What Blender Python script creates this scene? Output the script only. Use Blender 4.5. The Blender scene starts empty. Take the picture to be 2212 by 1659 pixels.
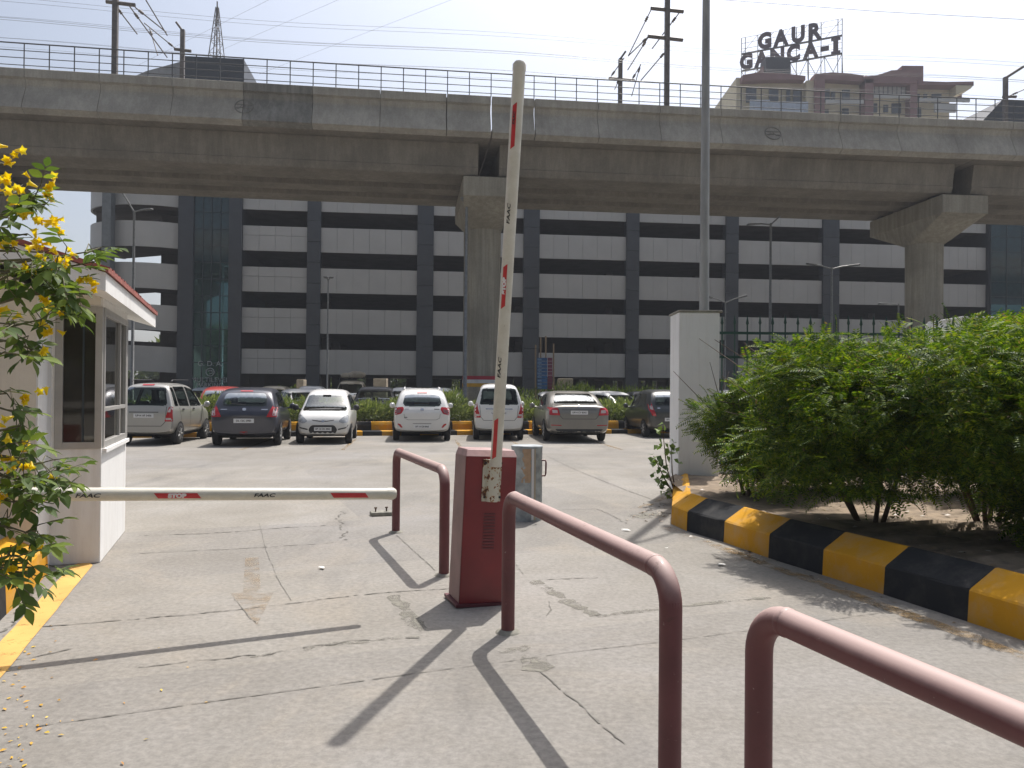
import bpy, bmesh, math, random
import numpy as np
from mathutils import Vector, Matrix
from mathutils.bvhtree import BVHTree

random.seed(7)
RNG = np.random.default_rng(7)
R = math.radians
SC = bpy.context.scene
COL = SC.collection

# ------------------------------------------------------------------ camera
F, W2, H2 = 1720.0, 1106.0, 829.5
EYE = Vector((0, 0, 1.52))
ALPHA, RHO = R(0.416), R(0.5)
fwd = Vector((0, math.cos(ALPHA), math.sin(ALPHA)))
r0 = Vector((1, 0, 0)); u0 = Vector((0, -math.sin(ALPHA), math.cos(ALPHA)))
rgt = r0 * math.cos(RHO) + u0 * math.sin(RHO)
upv = -r0 * math.sin(RHO) + u0 * math.cos(RHO)
cam_d = bpy.data.cameras.new('camera')
cam_d.sensor_width = 36.0; cam_d.lens = 36.0 * F / 2212.0
cam_d.clip_start = 0.05; cam_d.clip_end = 3000
cam = bpy.data.objects.new('camera', cam_d); COL.objects.link(cam)
M = Matrix.Identity(4)
for i in range(3):
    M[i][0] = rgt[i]; M[i][1] = upv[i]; M[i][2] = -fwd[i]; M[i][3] = EYE[i]
cam.matrix_world = M
SC.camera = cam

# ------------------------------------------------------------------ light
SUN_DIR = Vector((0.207, 0.52, 1.0)).normalized()
elev = math.asin(SUN_DIR.z); azim = math.atan2(SUN_DIR.x, SUN_DIR.y)
world = bpy.data.worlds.new('World'); SC.world = world; world.use_nodes = True
wn = world.node_tree.nodes; wl = world.node_tree.links; wn.clear()
sky = wn.new('ShaderNodeTexSky'); sky.sky_type = 'NISHITA'; sky.sun_disc = False
sky.sun_elevation = elev; sky.sun_rotation = azim
sky.air_density = 1.0; sky.dust_density = 4.0; sky.ozone_density = 1.0; sky.altitude = 200
bg = wn.new('ShaderNodeBackground'); bg.inputs['Strength'].default_value = 0.116
wo = wn.new('ShaderNodeOutputWorld')
# hazy summer sky: the blue is washed out and the air glows towards the sun
bw = wn.new('ShaderNodeRGBToBW'); wl.new(sky.outputs[0], bw.inputs[0])
ds = wn.new('ShaderNodeMix'); ds.data_type = 'RGBA'; ds.inputs[0].default_value = 0.38
wl.new(sky.outputs[0], ds.inputs[6]); wl.new(bw.outputs[0], ds.inputs[7])
tc = wn.new('ShaderNodeTexCoord'); dp = wn.new('ShaderNodeVectorMath'); dp.operation = 'DOT_PRODUCT'
wl.new(tc.outputs['Generated'], dp.inputs[0]); dp.inputs[1].default_value = SUN_DIR
mxn = wn.new('ShaderNodeMath'); mxn.operation = 'MAXIMUM'; wl.new(dp.outputs['Value'], mxn.inputs[0]); mxn.inputs[1].default_value = 0
pw = wn.new('ShaderNodeMath'); pw.operation = 'POWER'; wl.new(mxn.outputs[0], pw.inputs[0]); pw.inputs[1].default_value = 1.3
ma = wn.new('ShaderNodeMath'); ma.operation = 'MULTIPLY_ADD'; wl.new(pw.outputs[0], ma.inputs[0]); ma.inputs[1].default_value = 1.15; ma.inputs[2].default_value = 0.72
vm = wn.new('ShaderNodeVectorMath'); vm.operation = 'SCALE'; wl.new(ds.outputs[2], vm.inputs[0]); wl.new(ma.outputs[0], vm.inputs['Scale'])
wl.new(vm.outputs[0], bg.inputs[0]); wl.new(bg.outputs[0], wo.inputs[0])
sun_d = bpy.data.lights.new('sun', 'SUN'); sun_d.energy = 4.8; sun_d.angle = R(0.53)
sun_d.color = (1.0, 0.955, 0.905)
sun = bpy.data.objects.new('sun', sun_d); COL.objects.link(sun)
sun.rotation_euler = SUN_DIR.to_track_quat('Z', 'Y').to_euler()
sun.location = (5, 12, 60)
SC.view_settings.view_transform = 'Standard'; SC.view_settings.look = 'None'
SC.view_settings.exposure = 0.2; SC.view_settings.gamma = 1.0

# pixel -> world point on a level plane / at a depth (photo measured 2212 px wide)
def ray(px, py):
    return fwd + rgt * ((px - W2) / F) + upv * ((H2 - py) / F)
def G(px, py, h=0.0):
    d = ray(px, py); t = (h - EYE.z) / d.z
    return EYE + d * t
def P(px, py, y):
    d = ray(px, py)
    return EYE + d * (y / d.y)

# ------------------------------------------------------------------ scene helpers
WM = {}
def tag(o, label=None, cat=None, group=None, kind=None):
    if label: o['label'] = label
    if cat: o['category'] = cat
    if group: o['group'] = group
    if kind: o['kind'] = kind
    return o
def thing(name, label, cat, loc=(0, 0, 0), rotz=0.0, group=None):
    o = bpy.data.objects.new(name, None); COL.objects.link(o)
    o.empty_display_size = 0.2
    o.location = loc; o.rotation_euler = (0, 0, rotz)
    WM[o.name] = Matrix.Translation(Vector(loc)) @ Matrix.Rotation(rotz, 4, 'Z')
    return tag(o, label, cat, group)
def link_mesh(name, me, parent=None, world=True, bevel=0.0):
    o = bpy.data.objects.new(name, me); COL.objects.link(o)
    if parent is not None:
        o.parent = parent
        if world:
            o.matrix_parent_inverse = WM[parent.name].inverted(); WM[o.name] = Matrix.Identity(4)
        else:
            WM[o.name] = WM[parent.name].copy()
    else:
        WM[o.name] = Matrix.Identity(4)
    if bevel > 0:
        m = o.modifiers.new('bevel', 'BEVEL'); m.width = bevel; m.segments = 2
        m.limit_method = 'ANGLE'; m.angle_limit = R(40)
    return o
def copy_tree(o, parent=None):
    c = o.copy(); COL.objects.link(c)
    if parent is not None: c.parent = parent
    for ch in list(o.children): copy_tree(ch, c)
    return c

class MB:
    def __init__(s): s.v = []; s.f = []; s.m = []; s.s = []
    def add(s, vs, fs, mi=0, smooth=False):
        b = len(s.v); s.v.extend([tuple(v) for v in vs])
        for f in fs:
            s.f.append(tuple(i + b for i in f)); s.m.append(mi); s.s.append(smooth)
        return s
    def box(s, c, size, rot=None, mi=0):
        hx, hy, hz = size[0] / 2, size[1] / 2, size[2] / 2
        vs = [Vector((x, y, z)) for x in (-hx, hx) for y in (-hy, hy) for z in (-hz, hz)]
        c = Vector(c)
        vs = [(rot @ v if rot is not None else v) + c for v in vs]
        fs = [(0, 1, 3, 2), (4, 6, 7, 5), (0, 4, 5, 1), (2, 3, 7, 6), (0, 2, 6, 4), (1, 5, 7, 3)]
        return s.add(vs, fs, mi)
    def b2(s, lo, hi, mi=0, rot=None):
        lo = Vector(lo); hi = Vector(hi)
        return s.box((lo + hi) / 2, hi - lo, rot, mi)
    def prism(s, poly, z0, z1, mi=0):
        n = len(poly)
        vs = [(p[0], p[1], z0) for p in poly] + [(p[0], p[1], z1) for p in poly]
        fs = [tuple(range(n - 1, -1, -1)), tuple(range(n, 2 * n))]
        fs += [(i, (i + 1) % n, (i + 1) % n + n, i + n) for i in range(n)]
        return s.add(vs, fs, mi)
    def hexa(s, p, mi=0):  # 8 points: bottom 4 then top 4
        return s.add(p, [(3, 2, 1, 0), (4, 5, 6, 7), (0, 1, 5, 4), (1, 2, 6, 5), (2, 3, 7, 6), (3, 0, 4, 7)], mi)
    def tube(s, path, rad, seg=10, caps=True, mi=0, smooth=True):
        path = [Vector(p) for p in path]; n = len(path)
        rads = rad if isinstance(rad, (list, tuple)) else [rad] * n
        vs = []; fs = []
        prev = None
        for i, p in enumerate(path):
            t = (path[min(i + 1, n - 1)] - path[max(i - 1, 0)]).normalized()
            if prev is None:
                a = Vector((0, 0, 1)) if abs(t.z) < 0.9 else Vector((1, 0, 0))
                x = t.cross(a).normalized()
            else:
                x = (prev - t * prev.dot(t)).normalized()
            prev = x; y = t.cross(x)
            for k in range(seg):
                th = 2 * math.pi * k / seg
                vs.append(p + (x * math.cos(th) + y * math.sin(th)) * rads[i])
        for i in range(n - 1):
            for k in range(seg):
                a = i * seg + k; b = i * seg + (k + 1) % seg
                fs.append((a, b, b + seg, a + seg))
        s.add(vs, fs, mi, smooth)
        if caps:
            s.add(vs[:seg], [tuple(range(seg - 1, -1, -1))], mi)
            s.add(vs[-seg:], [tuple(range(seg))], mi)
        return s
    def lathe(s, c, prof, seg=20, axis=None, mi=0, smooth=True):  # prof: (r, t) along axis
        c = Vector(c); ax = Vector(axis or (0, 0, 1)).normalized()
        a = Vector((0, 0, 1)) if abs(ax.z) < 0.9 else Vector((1, 0, 0))
        x = ax.cross(a).normalized(); y = ax.cross(x)
        vs = []; fs = []
        for r, t in prof:
            for k in range(seg):
                th = 2 * math.pi * k / seg
                vs.append(c + ax * t + (x * math.cos(th) + y * math.sin(th)) * r)
        for i in range(len(prof) - 1):
            for k in range(seg):
                p = i * seg + k; q = i * seg + (k + 1) % seg
                fs.append((p, q, q + seg, p + seg))
        s.add(vs, fs, mi, smooth)
        s.add(vs[:seg], [tuple(range(seg - 1, -1, -1))], mi)
        s.add(vs[-seg:], [tuple(range(seg))], mi)
        return s
    def mesh(s, name, mats):
        me = bpy.data.meshes.new(name); me.from_pydata(s.v, [], s.f)
        if not isinstance(mats, (list, tuple)): mats = [mats]
        for m in mats: me.materials.append(m)
        me.polygons.foreach_set('material_index', s.m)
        me.polygons.foreach_set('use_smooth', s.s)
        bm = bmesh.new(); bm.from_mesh(me); bmesh.ops.recalc_face_normals(bm, faces=bm.faces[:])
        bm.to_mesh(me); bm.free()
        me.update(); return me
    def build(s, name, mats, parent=None, world=True, bevel=0.0):
        return link_mesh(name, s.mesh(name, mats), parent, world, bevel)

def np_mesh(name, verts, faces, mat, smooth=False):
    """verts (N,3); faces (M,k)"""
    me = bpy.data.meshes.new(name)
    verts = np.asarray(verts, dtype=np.float32); faces = np.asarray(faces, dtype=np.int32)
    k = faces.shape[1]
    me.vertices.add(len(verts)); me.vertices.foreach_set('co', verts.ravel())
    me.loops.add(faces.size); me.loops.foreach_set('vertex_index', faces.ravel())
    me.polygons.add(len(faces))
    me.polygons.foreach_set('loop_start', np.arange(0, faces.size, k, dtype=np.int32))
    try: me.polygons.foreach_set('loop_total', np.full(len(faces), k, dtype=np.int32))
    except Exception: pass
    if smooth: me.polygons.foreach_set('use_smooth', np.ones(len(faces), dtype=bool))
    me.materials.append(mat); me.update(calc_edges=True); me.validate()
    return me

def text_geo(txt, size, thick=0.0, spacing=1.0):
    cu = bpy.data.curves.new('t', 'FONT'); cu.body = txt; cu.size = size
    cu.align_x = 'CENTER'; cu.align_y = 'CENTER'; cu.offset = thick; cu.space_character = spacing
    cu.resolution_u = 3
    o = bpy.data.objects.new('t', cu); COL.objects.link(o)
    dg = bpy.context.evaluated_depsgraph_get(); dg.update()
    me = bpy.data.meshes.new_from_object(o.evaluated_get(dg))
    vs = [v.co.copy() for v in me.vertices]; fs = [tuple(p.vertices) for p in me.polygons]
    bpy.data.objects.remove(o); bpy.data.curves.remove(cu); bpy.data.meshes.remove(me)
    return vs, fs

# ------------------------------------------------------------------ materials
def new_mat(name):
    m = bpy.data.materials.new(name); m.use_nodes = True
    n = m.node_tree.nodes; l = m.node_tree.links
    return m, n, l, n['Principled BSDF']
def noise(n, l, vec, scale, detail=4, rough=0.55, dist=0.0):
    t = n.new('ShaderNodeTexNoise'); t.inputs['Scale'].default_value = scale
    t.inputs['Detail'].default_value = detail; t.inputs['Roughness'].default_value = rough
    t.inputs['Distortion'].default_value = dist
    l.new(vec, t.inputs['Vector']); return t.outputs['Fac']
def ramp(n, l, fac, stops):
    r = n.new('ShaderNodeValToRGB'); el = r.color_ramp.elements
    el[0].position, el[0].color = stops[0][0], (*stops[0][1], 1) if len(stops[0][1]) == 3 else stops[0][1]
    el[1].position, el[1].color = stops[-1][0], (*stops[-1][1], 1)
    for p, c in stops[1:-1]:
        e = el.new(p); e.color = (*c, 1)
    l.new(fac, r.inputs[0]); return r.outputs[0]
def mix(n, l, fac, a, b, mode='MIX'):
    m = n.new('ShaderNodeMix'); m.data_type = 'RGBA'; m.blend_type = mode
    if isinstance(fac, (int, float)): m.inputs[0].default_value = fac
    else: l.new(fac, m.inputs[0])
    for i, v in ((6, a), (7, b)):
        if isinstance(v, tuple): m.inputs[i].default_value = (*v, 1)
        else: l.new(v, m.inputs[i])
    return m.outputs[2]
def coords(n, l, scale=(1, 1, 1)):
    t = n.new('ShaderNodeTexCoord')
    if scale == (1, 1, 1): return t.outputs['Object']
    mp = n.new('ShaderNodeMapping'); mp.inputs['Scale'].default_value = scale
    l.new(t.outputs['Object'], mp.inputs['Vector']); return mp.outputs[0]
def bump(n, l, bsdf, h, strength=0.2, dist=0.01):
    b = n.new('ShaderNodeBump'); b.inputs['Strength'].default_value = strength
    b.inputs['Distance'].default_value = dist
    l.new(h, b.inputs['Height']); l.new(b.outputs[0], bsdf.inputs['Normal'])
def simple(name, col, rough=0.6, metal=0.0, var=0.15, scale=3.0, bmp=0.0, bscale=40.0, spec=0.5, coat=0.0, stretch=(1, 1, 1)):
    m, n, l, b = new_mat(name)
    c = coords(n, l, stretch)
    f = noise(n, l, c, scale, 5, 0.6)
    lo = tuple(max(0, x * (1 - var)) for x in col); hi = tuple(min(1, x * (1 + var)) for x in col)
    l.new(ramp(n, l, f, [(0.3, lo), (0.7, hi)]), b.inputs['Base Color'])
    b.inputs['Roughness'].default_value = rough; b.inputs['Metallic'].default_value = metal
    b.inputs['Specular IOR Level'].default_value = spec
    if coat: b.inputs['Coat Weight'].default_value = coat; b.inputs['Coat Roughness'].default_value = 0.08
    if bmp: bump(n, l, b, noise(n, l, c, bscale, 3), bmp, 0.005)
    return m

def concrete_ground():
    m, n, l, b = new_mat('road_concrete')
    c = coords(n, l)
    big = noise(n, l, c, 0.22, 4, 0.6, 0.6)
    mid = noise(n, l, c, 1.3, 6, 0.65, 0.4)
    fine = noise(n, l, c, 26, 6, 0.75)
    spk = noise(n, l, c, 120, 2, 0.5)
    col = ramp(n, l, big, [(0.28, (0.255, 0.240, 0.214)), (0.5, (0.302, 0.287, 0.261)), (0.72, (0.322, 0.311, 0.298))])
    col = mix(n, l, ramp(n, l, mid, [(0.35, (0, 0, 0)), (0.7, (1, 1, 1))]), mix(n, l, 1.0, col, (0.84, 0.83, 0.81), 'MULTIPLY'), col)
    bm_ = n.new('ShaderNodeMapping'); bm_.inputs['Rotation'].default_value = (0, 0, R(-21)); l.new(c, bm_.inputs['Vector'])
    bk_ = n.new('ShaderNodeTexBrick'); l.new(bm_.outputs[0], bk_.inputs['Vector']); bk_.inputs['Scale'].default_value = 1.0
    bk_.inputs['Brick Width'].default_value = 3.4; bk_.inputs['Row Height'].default_value = 2.3; bk_.inputs['Mortar Size'].default_value = 0.0
    bk_.inputs['Color1'].default_value = (0.90, 0.90, 0.91, 1); bk_.inputs['Color2'].default_value = (1.06, 1.05, 1.03, 1)
    col = mix(n, l, 1.0, col, bk_.outputs['Color'], 'MULTIPLY')
    # dust that gathers in pale tan patches
    dust = noise(n, l, c, 0.55, 5, 0.7, 1.2)
    col = mix(n, l, ramp(n, l, dust, [(0.52, (0, 0, 0)), (0.72, (0.5, 0.5, 0.5))]), col, (0.345, 0.305, 0.25))
    # old tyre and oil stains stretched along the lane
    st = n.new('ShaderNodeMapping'); st.inputs['Rotation'].default_value = (0, 0, R(-20)); st.inputs['Scale'].default_value = (1.6, 0.35, 1)
    l.new(c, st.inputs['Vector'])
    stain = noise(n, l, st.outputs[0], 0.9, 4, 0.6, 0.3)
    col = mix(n, l, ramp(n, l, stain, [(0.54, (0, 0, 0)), (0.74, (0.6, 0.6, 0.6))]), col, (0.165, 0.158, 0.148))
    col = mix(n, l, ramp(n, l, fine, [(0.38, (0, 0, 0)), (0.62, (1, 1, 1))]), mix(n, l, 1.0, col, (0.74, 0.74, 0.74), 'MULTIPLY'), col)
    col = mix(n, l, ramp(n, l, spk, [(0.62, (0, 0, 0)), (0.75, (0.5, 0.5, 0.5))]), col, (0.2, 0.19, 0.18))
    l.new(col, b.inputs['Base Color']); b.inputs['Roughness'].default_value = 0.9
    b.inputs['Specular IOR Level'].default_value = 0.25
    bump(n, l, b, fine, 0.5, 0.008)
    return m
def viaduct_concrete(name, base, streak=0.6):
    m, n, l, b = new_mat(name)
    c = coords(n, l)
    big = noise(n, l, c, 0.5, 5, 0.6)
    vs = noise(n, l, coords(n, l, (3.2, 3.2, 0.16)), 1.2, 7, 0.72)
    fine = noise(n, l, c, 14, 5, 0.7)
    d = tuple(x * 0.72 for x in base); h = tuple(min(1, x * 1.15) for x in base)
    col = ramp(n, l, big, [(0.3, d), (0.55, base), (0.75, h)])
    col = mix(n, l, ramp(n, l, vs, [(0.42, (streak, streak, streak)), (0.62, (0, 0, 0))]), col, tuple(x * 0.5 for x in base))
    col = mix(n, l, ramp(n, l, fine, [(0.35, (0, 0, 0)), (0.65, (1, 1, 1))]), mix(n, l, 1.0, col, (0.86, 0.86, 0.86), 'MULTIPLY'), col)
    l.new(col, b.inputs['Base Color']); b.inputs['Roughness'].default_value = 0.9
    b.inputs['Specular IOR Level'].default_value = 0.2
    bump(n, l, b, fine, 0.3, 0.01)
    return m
def worn_paint(name, col, under=(0.33, 0.30, 0.26), wear=0.5, rough=0.9, scale=9.0, dustc=(0.42, 0.36, 0.28), dust=0.35):
    m, n, l, b = new_mat(name)
    c = coords(n, l)
    w = noise(n, l, c, scale, 8, 0.75, 0.3)
    big = noise(n, l, c, 1.6, 4, 0.6)
    lo = tuple(x * 0.82 for x in col)
    pc = ramp(n, l, big, [(0.3, lo), (0.7, col)])
    pc = mix(n, l, ramp(n, l, noise(n, l, c, 4.0, 6, 0.7), [(0.45, (0, 0, 0)), (0.75, (dust, dust, dust))]), pc, dustc)
    pc = mix(n, l, ramp(n, l, w, [(1 - wear - 0.06, (0, 0, 0)), (1 - wear + 0.05, (1, 1, 1))]), pc, under)
    l.new(pc, b.inputs['Base Color']); b.inputs['Roughness'].default_value = rough; b.inputs['Specular IOR Level'].default_value = 0.15
    bump(n, l, b, w, 0.15, 0.003)
    return m
def dirty_wall(name, base, amt):
    m, n, l, b = new_mat(name)
    c = coords(n, l)
    st = noise(n, l, coords(n, l, (7, 7, 0.6)), 1.0, 6, 0.7)
    bl = noise(n, l, c, 2.2, 6, 0.7, 0.5)
    sc = noise(n, l, c, 22, 4, 0.7)
    col = ramp(n, l, bl, [(0.3, tuple(x * 0.93 for x in base)), (0.65, base)])
    col = mix(n, l, ramp(n, l, st, [(0.5, (0, 0, 0)), (0.75, (amt, amt, amt))]), col, (0.36, 0.31, 0.25))
    col = mix(n, l, ramp(n, l, sc, [(0.66, (0, 0, 0)), (0.75, (amt, amt, amt))]), col, (0.42, 0.38, 0.33))
    l.new(col, b.inputs['Base Color']); b.inputs['Roughness'].default_value = 0.8; b.inputs['Specular IOR Level'].default_value = 0.25
    bump(n, l, b, sc, 0.15, 0.003)
    return m
def worn_alpha(name, col, wear, scale, edge=0.06):
    m, n, l, b = new_mat(name)
    c = coords(n, l)
    w = noise(n, l, c, scale, 9, 0.78, 0.4); f = noise(n, l, c, 2.0, 4, 0.6)
    l.new(ramp(n, l, f, [(0.3, tuple(x * .8 for x in col)), (0.7, tuple(min(1, x * 1.1) for x in col))]), b.inputs['Base Color'])
    b.inputs['Roughness'].default_value = 0.92; b.inputs['Specular IOR Level'].default_value = 0.15
    big = noise(n, l, c, 0.9, 3, 0.6)
    a = n.new('ShaderNodeMath'); a.operation = 'MULTIPLY_ADD'; l.new(big, a.inputs[0]); a.inputs[1].default_value = 0.45; l.new(w, a.inputs[2])
    l.new(ramp(n, l, a.outputs[0], [(wear - edge + .22, (0, 0, 0)), (wear + edge + .22, (1, 1, 1))]), b.inputs['Alpha'])
    return m
def rail_paint():
    m, n, l, b = new_mat('maroon_rail_paint')
    c = coords(n, l)
    geo = n.new('ShaderNodeNewGeometry'); sep = n.new('ShaderNodeSeparateXYZ')
    l.new(geo.outputs['Normal'], sep.inputs[0])
    f = noise(n, l, c, 5, 5, 0.65)
    col = ramp(n, l, f, [(0.3, (0.095, 0.018, 0.022)), (0.7, (0.13, 0.028, 0.033))])
    # pale dust settled on upward faces
    ad = n.new('ShaderNodeMath'); ad.operation = 'MULTIPLY_ADD'
    l.new(f, ad.inputs[0]); ad.inputs[1].default_value = 0.35; l.new(sep.outputs[2], ad.inputs[2])
    col = mix(n, l, ramp(n, l, ad.outputs[0], [(0.30, (0.06, 0.06, 0.06)), (0.52, (0.38, 0.38, 0.38)), (0.88, (0.94, 0.94, 0.94))]), col, (0.42, 0.30, 0.27))
    sc = noise(n, l, c, 45, 5, 0.7)
    col = mix(n, l, ramp(n, l, sc, [(0.665, (0, 0, 0)), (0.71, (0.55, 0.55, 0.55))]), col, (0.44, 0.36, 0.33))
    dk = noise(n, l, c, 9, 6, 0.75, 0.6)
    col = mix(n, l, ramp(n, l, dk, [(0.60, (0, 0, 0)), (0.72, (0.6, 0.6, 0.6))]), col, (0.075, 0.03, 0.026))
    bump(n, l, b, sc, 0.12, 0.002)
    l.new(col, b.inputs['Base Color']); b.inputs['Roughness'].default_value = 0.6
    b.inputs['Coat Weight'].default_value = 0.08; b.inputs['Coat Roughness'].default_value = 0.12
    return m
def rusty_white():
    m, n, l, b = new_mat('rusty_cream_bracket')
    c = coords(n, l)
    a = noise(n, l, c, 24, 4, 0.6, 0.2)
    col = ramp(n, l, a, [(0.0, (0.52, 0.50, 0.40)), (0.535, (0.56, 0.54, 0.44)), (0.56, (0.36, 0.17, 0.045)), (0.60, (0.09, 0.032, 0.02)), (1.0, (0.06, 0.025, 0.02))])
    l.new(col, b.inputs['Base Color']); b.inputs['Roughness'].default_value = 0.6
    bump(n, l, b, a, 0.2, 0.003)
    return m
def boom_mat():
    m, n, l, b = new_mat('cream_boom_paint')
    c = coords(n, l)
    a = noise(n, l, c, 6, 6, 0.7)
    s = noise(n, l, coords(n, l, (1, 1, 0.25)), 40, 6, 0.75)
    col = ramp(n, l, a, [(0.3, (0.52, 0.49, 0.40)), (0.65, (0.64, 0.62, 0.53))])
    col = mix(n, l, ramp(n, l, s, [(0.66, (0, 0, 0)), (0.74, (0.7, 0.7, 0.7))]), col, (0.16, 0.13, 0.09))
    l.new(col, b.inputs['Base Color']); b.inputs['Roughness'].default_value = 0.4
    return m
def foliage(name, c0, c1, c2, trans=0.35, rough=0.45, spec=0.4, dry=False):
    m, n, l, b = new_mat(name)
    geo = n.new('ShaderNodeNewGeometry')
    col = ramp(n, l, geo.outputs['Random Per Island'], [(0.0, c0), (0.55, c1), (0.965, c2), (0.985, (0.20, 0.15, 0.07))] if dry else [(0.0, c0), (0.55, c1), (1.0, c2)])
    l.new(col, b.inputs['Base Color']); b.inputs['Roughness'].default_value = rough
    b.inputs['Specular IOR Level'].default_value = spec
    tr = n.new('ShaderNodeBsdfTranslucent')
    tc = mix(n, l, 1.0, col, (1.0, 1.0, 0.45), 'MULTIPLY')
    l.new(tc, tr.inputs[0])
    mx = n.new('ShaderNodeMixShader'); mx.inputs[0].default_value = trans
    l.new(b.outputs[0], mx.inputs[1]); l.new(tr.outputs[0], mx.inputs[2])
    l.new(mx.outputs[0], n['Material Output'].inputs[0])
    return m
def car_paint(name, col, metal=0.3, dusty=0.5):
    m, n, l, b = new_mat(name)
    c = coords(n, l)
    sep = n.new('ShaderNodeSeparateXYZ'); l.new(c, sep.inputs[0])
    f = noise(n, l, c, 5, 6, 0.65)
    # road dust thicker towards the sills
    mm = n.new('ShaderNodeMath'); mm.operation = 'MULTIPLY_ADD'; l.new(f, mm.inputs[0]); mm.inputs[1].default_value = 0.5
    inv = n.new('ShaderNodeMath'); inv.operation = 'SUBTRACT'; inv.inputs[0].default_value = 0.75; l.new(sep.outputs[2], inv.inputs[1])
    l.new(inv.outputs[0], mm.inputs[2])
    dustf = ramp(n, l, mm.outputs[0], [(0.2, (0.06, 0.06, 0.06)), (0.85, (dusty, dusty, dusty))])
    base = ramp(n, l, f, [(0.3, tuple(x * 0.93 for x in col)), (0.7, col)])
    ge = n.new('ShaderNodeNewGeometry')
    l.new(mix(n, l, ge.outputs['Backfacing'], mix(n, l, dustf, base, (0.30, 0.25, 0.19)), (0.10, 0.095, 0.09)), b.inputs['Base Color'])
    b.inputs['Metallic'].default_value = metal; b.inputs['Roughness'].default_value = 0.32
    b.inputs['Coat Weight'].default_value = 0.6; b.inputs['Coat Roughness'].default_value = 0.08
    return m
def coated_glass(name, col):
    m, n, l, b = new_mat(name)
    b.inputs['Base Color'].default_value = (*col, 1); b.inputs['Metallic'].default_value = 0.85; b.inputs['Roughness'].default_value = 0.04
    bump(n, l, b, noise(n, l, coords(n, l), 0.8, 2), 0.03, 0.02)
    return m
def clear_glass(name, tint, base=0.1, gl=0.9):
    m = bpy.data.materials.new(name); m.use_nodes = True; n = m.node_tree.nodes; l = m.node_tree.links; n.clear()
    o = n.new('ShaderNodeOutputMaterial'); t = n.new('ShaderNodeBsdfTransparent'); t.inputs[0].default_value = (*tint, 1)
    g_ = n.new('ShaderNodeBsdfGlossy'); g_.inputs['Roughness'].default_value = 0.04; g_.inputs[0].default_value = (gl * .95, gl, gl, 1)
    lw = n.new('ShaderNodeFresnel'); lw.inputs[0].default_value = 1.5
    ad = n.new('ShaderNodeMath'); ad.operation = 'ADD'; ad.use_clamp = True; l.new(lw.outputs[0], ad.inputs[0]); ad.inputs[1].default_value = base
    x = n.new('ShaderNodeMixShader'); l.new(ad.outputs[0], x.inputs[0]); l.new(t.outputs[0], x.inputs[1]); l.new(g_.outputs[0], x.inputs[2]); l.new(x.outputs[0], o.inputs[0])
    return m
def glass_mat(name, col, rough=0.06):
    m, n, l, b = new_mat(name)
    c = coords(n, l)
    f = noise(n, l, c, 2.5, 4, 0.6)
    l.new(ramp(n, l, f, [(0.3, tuple(x * 0.7 for x in col)), (0.7, tuple(min(1, x * 1.3) for x in col))]), b.inputs['Base Color'])
    b.inputs['Roughness'].default_value = rough; b.inputs['Specular IOR Level'].default_value = 0.6
    return m

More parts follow.
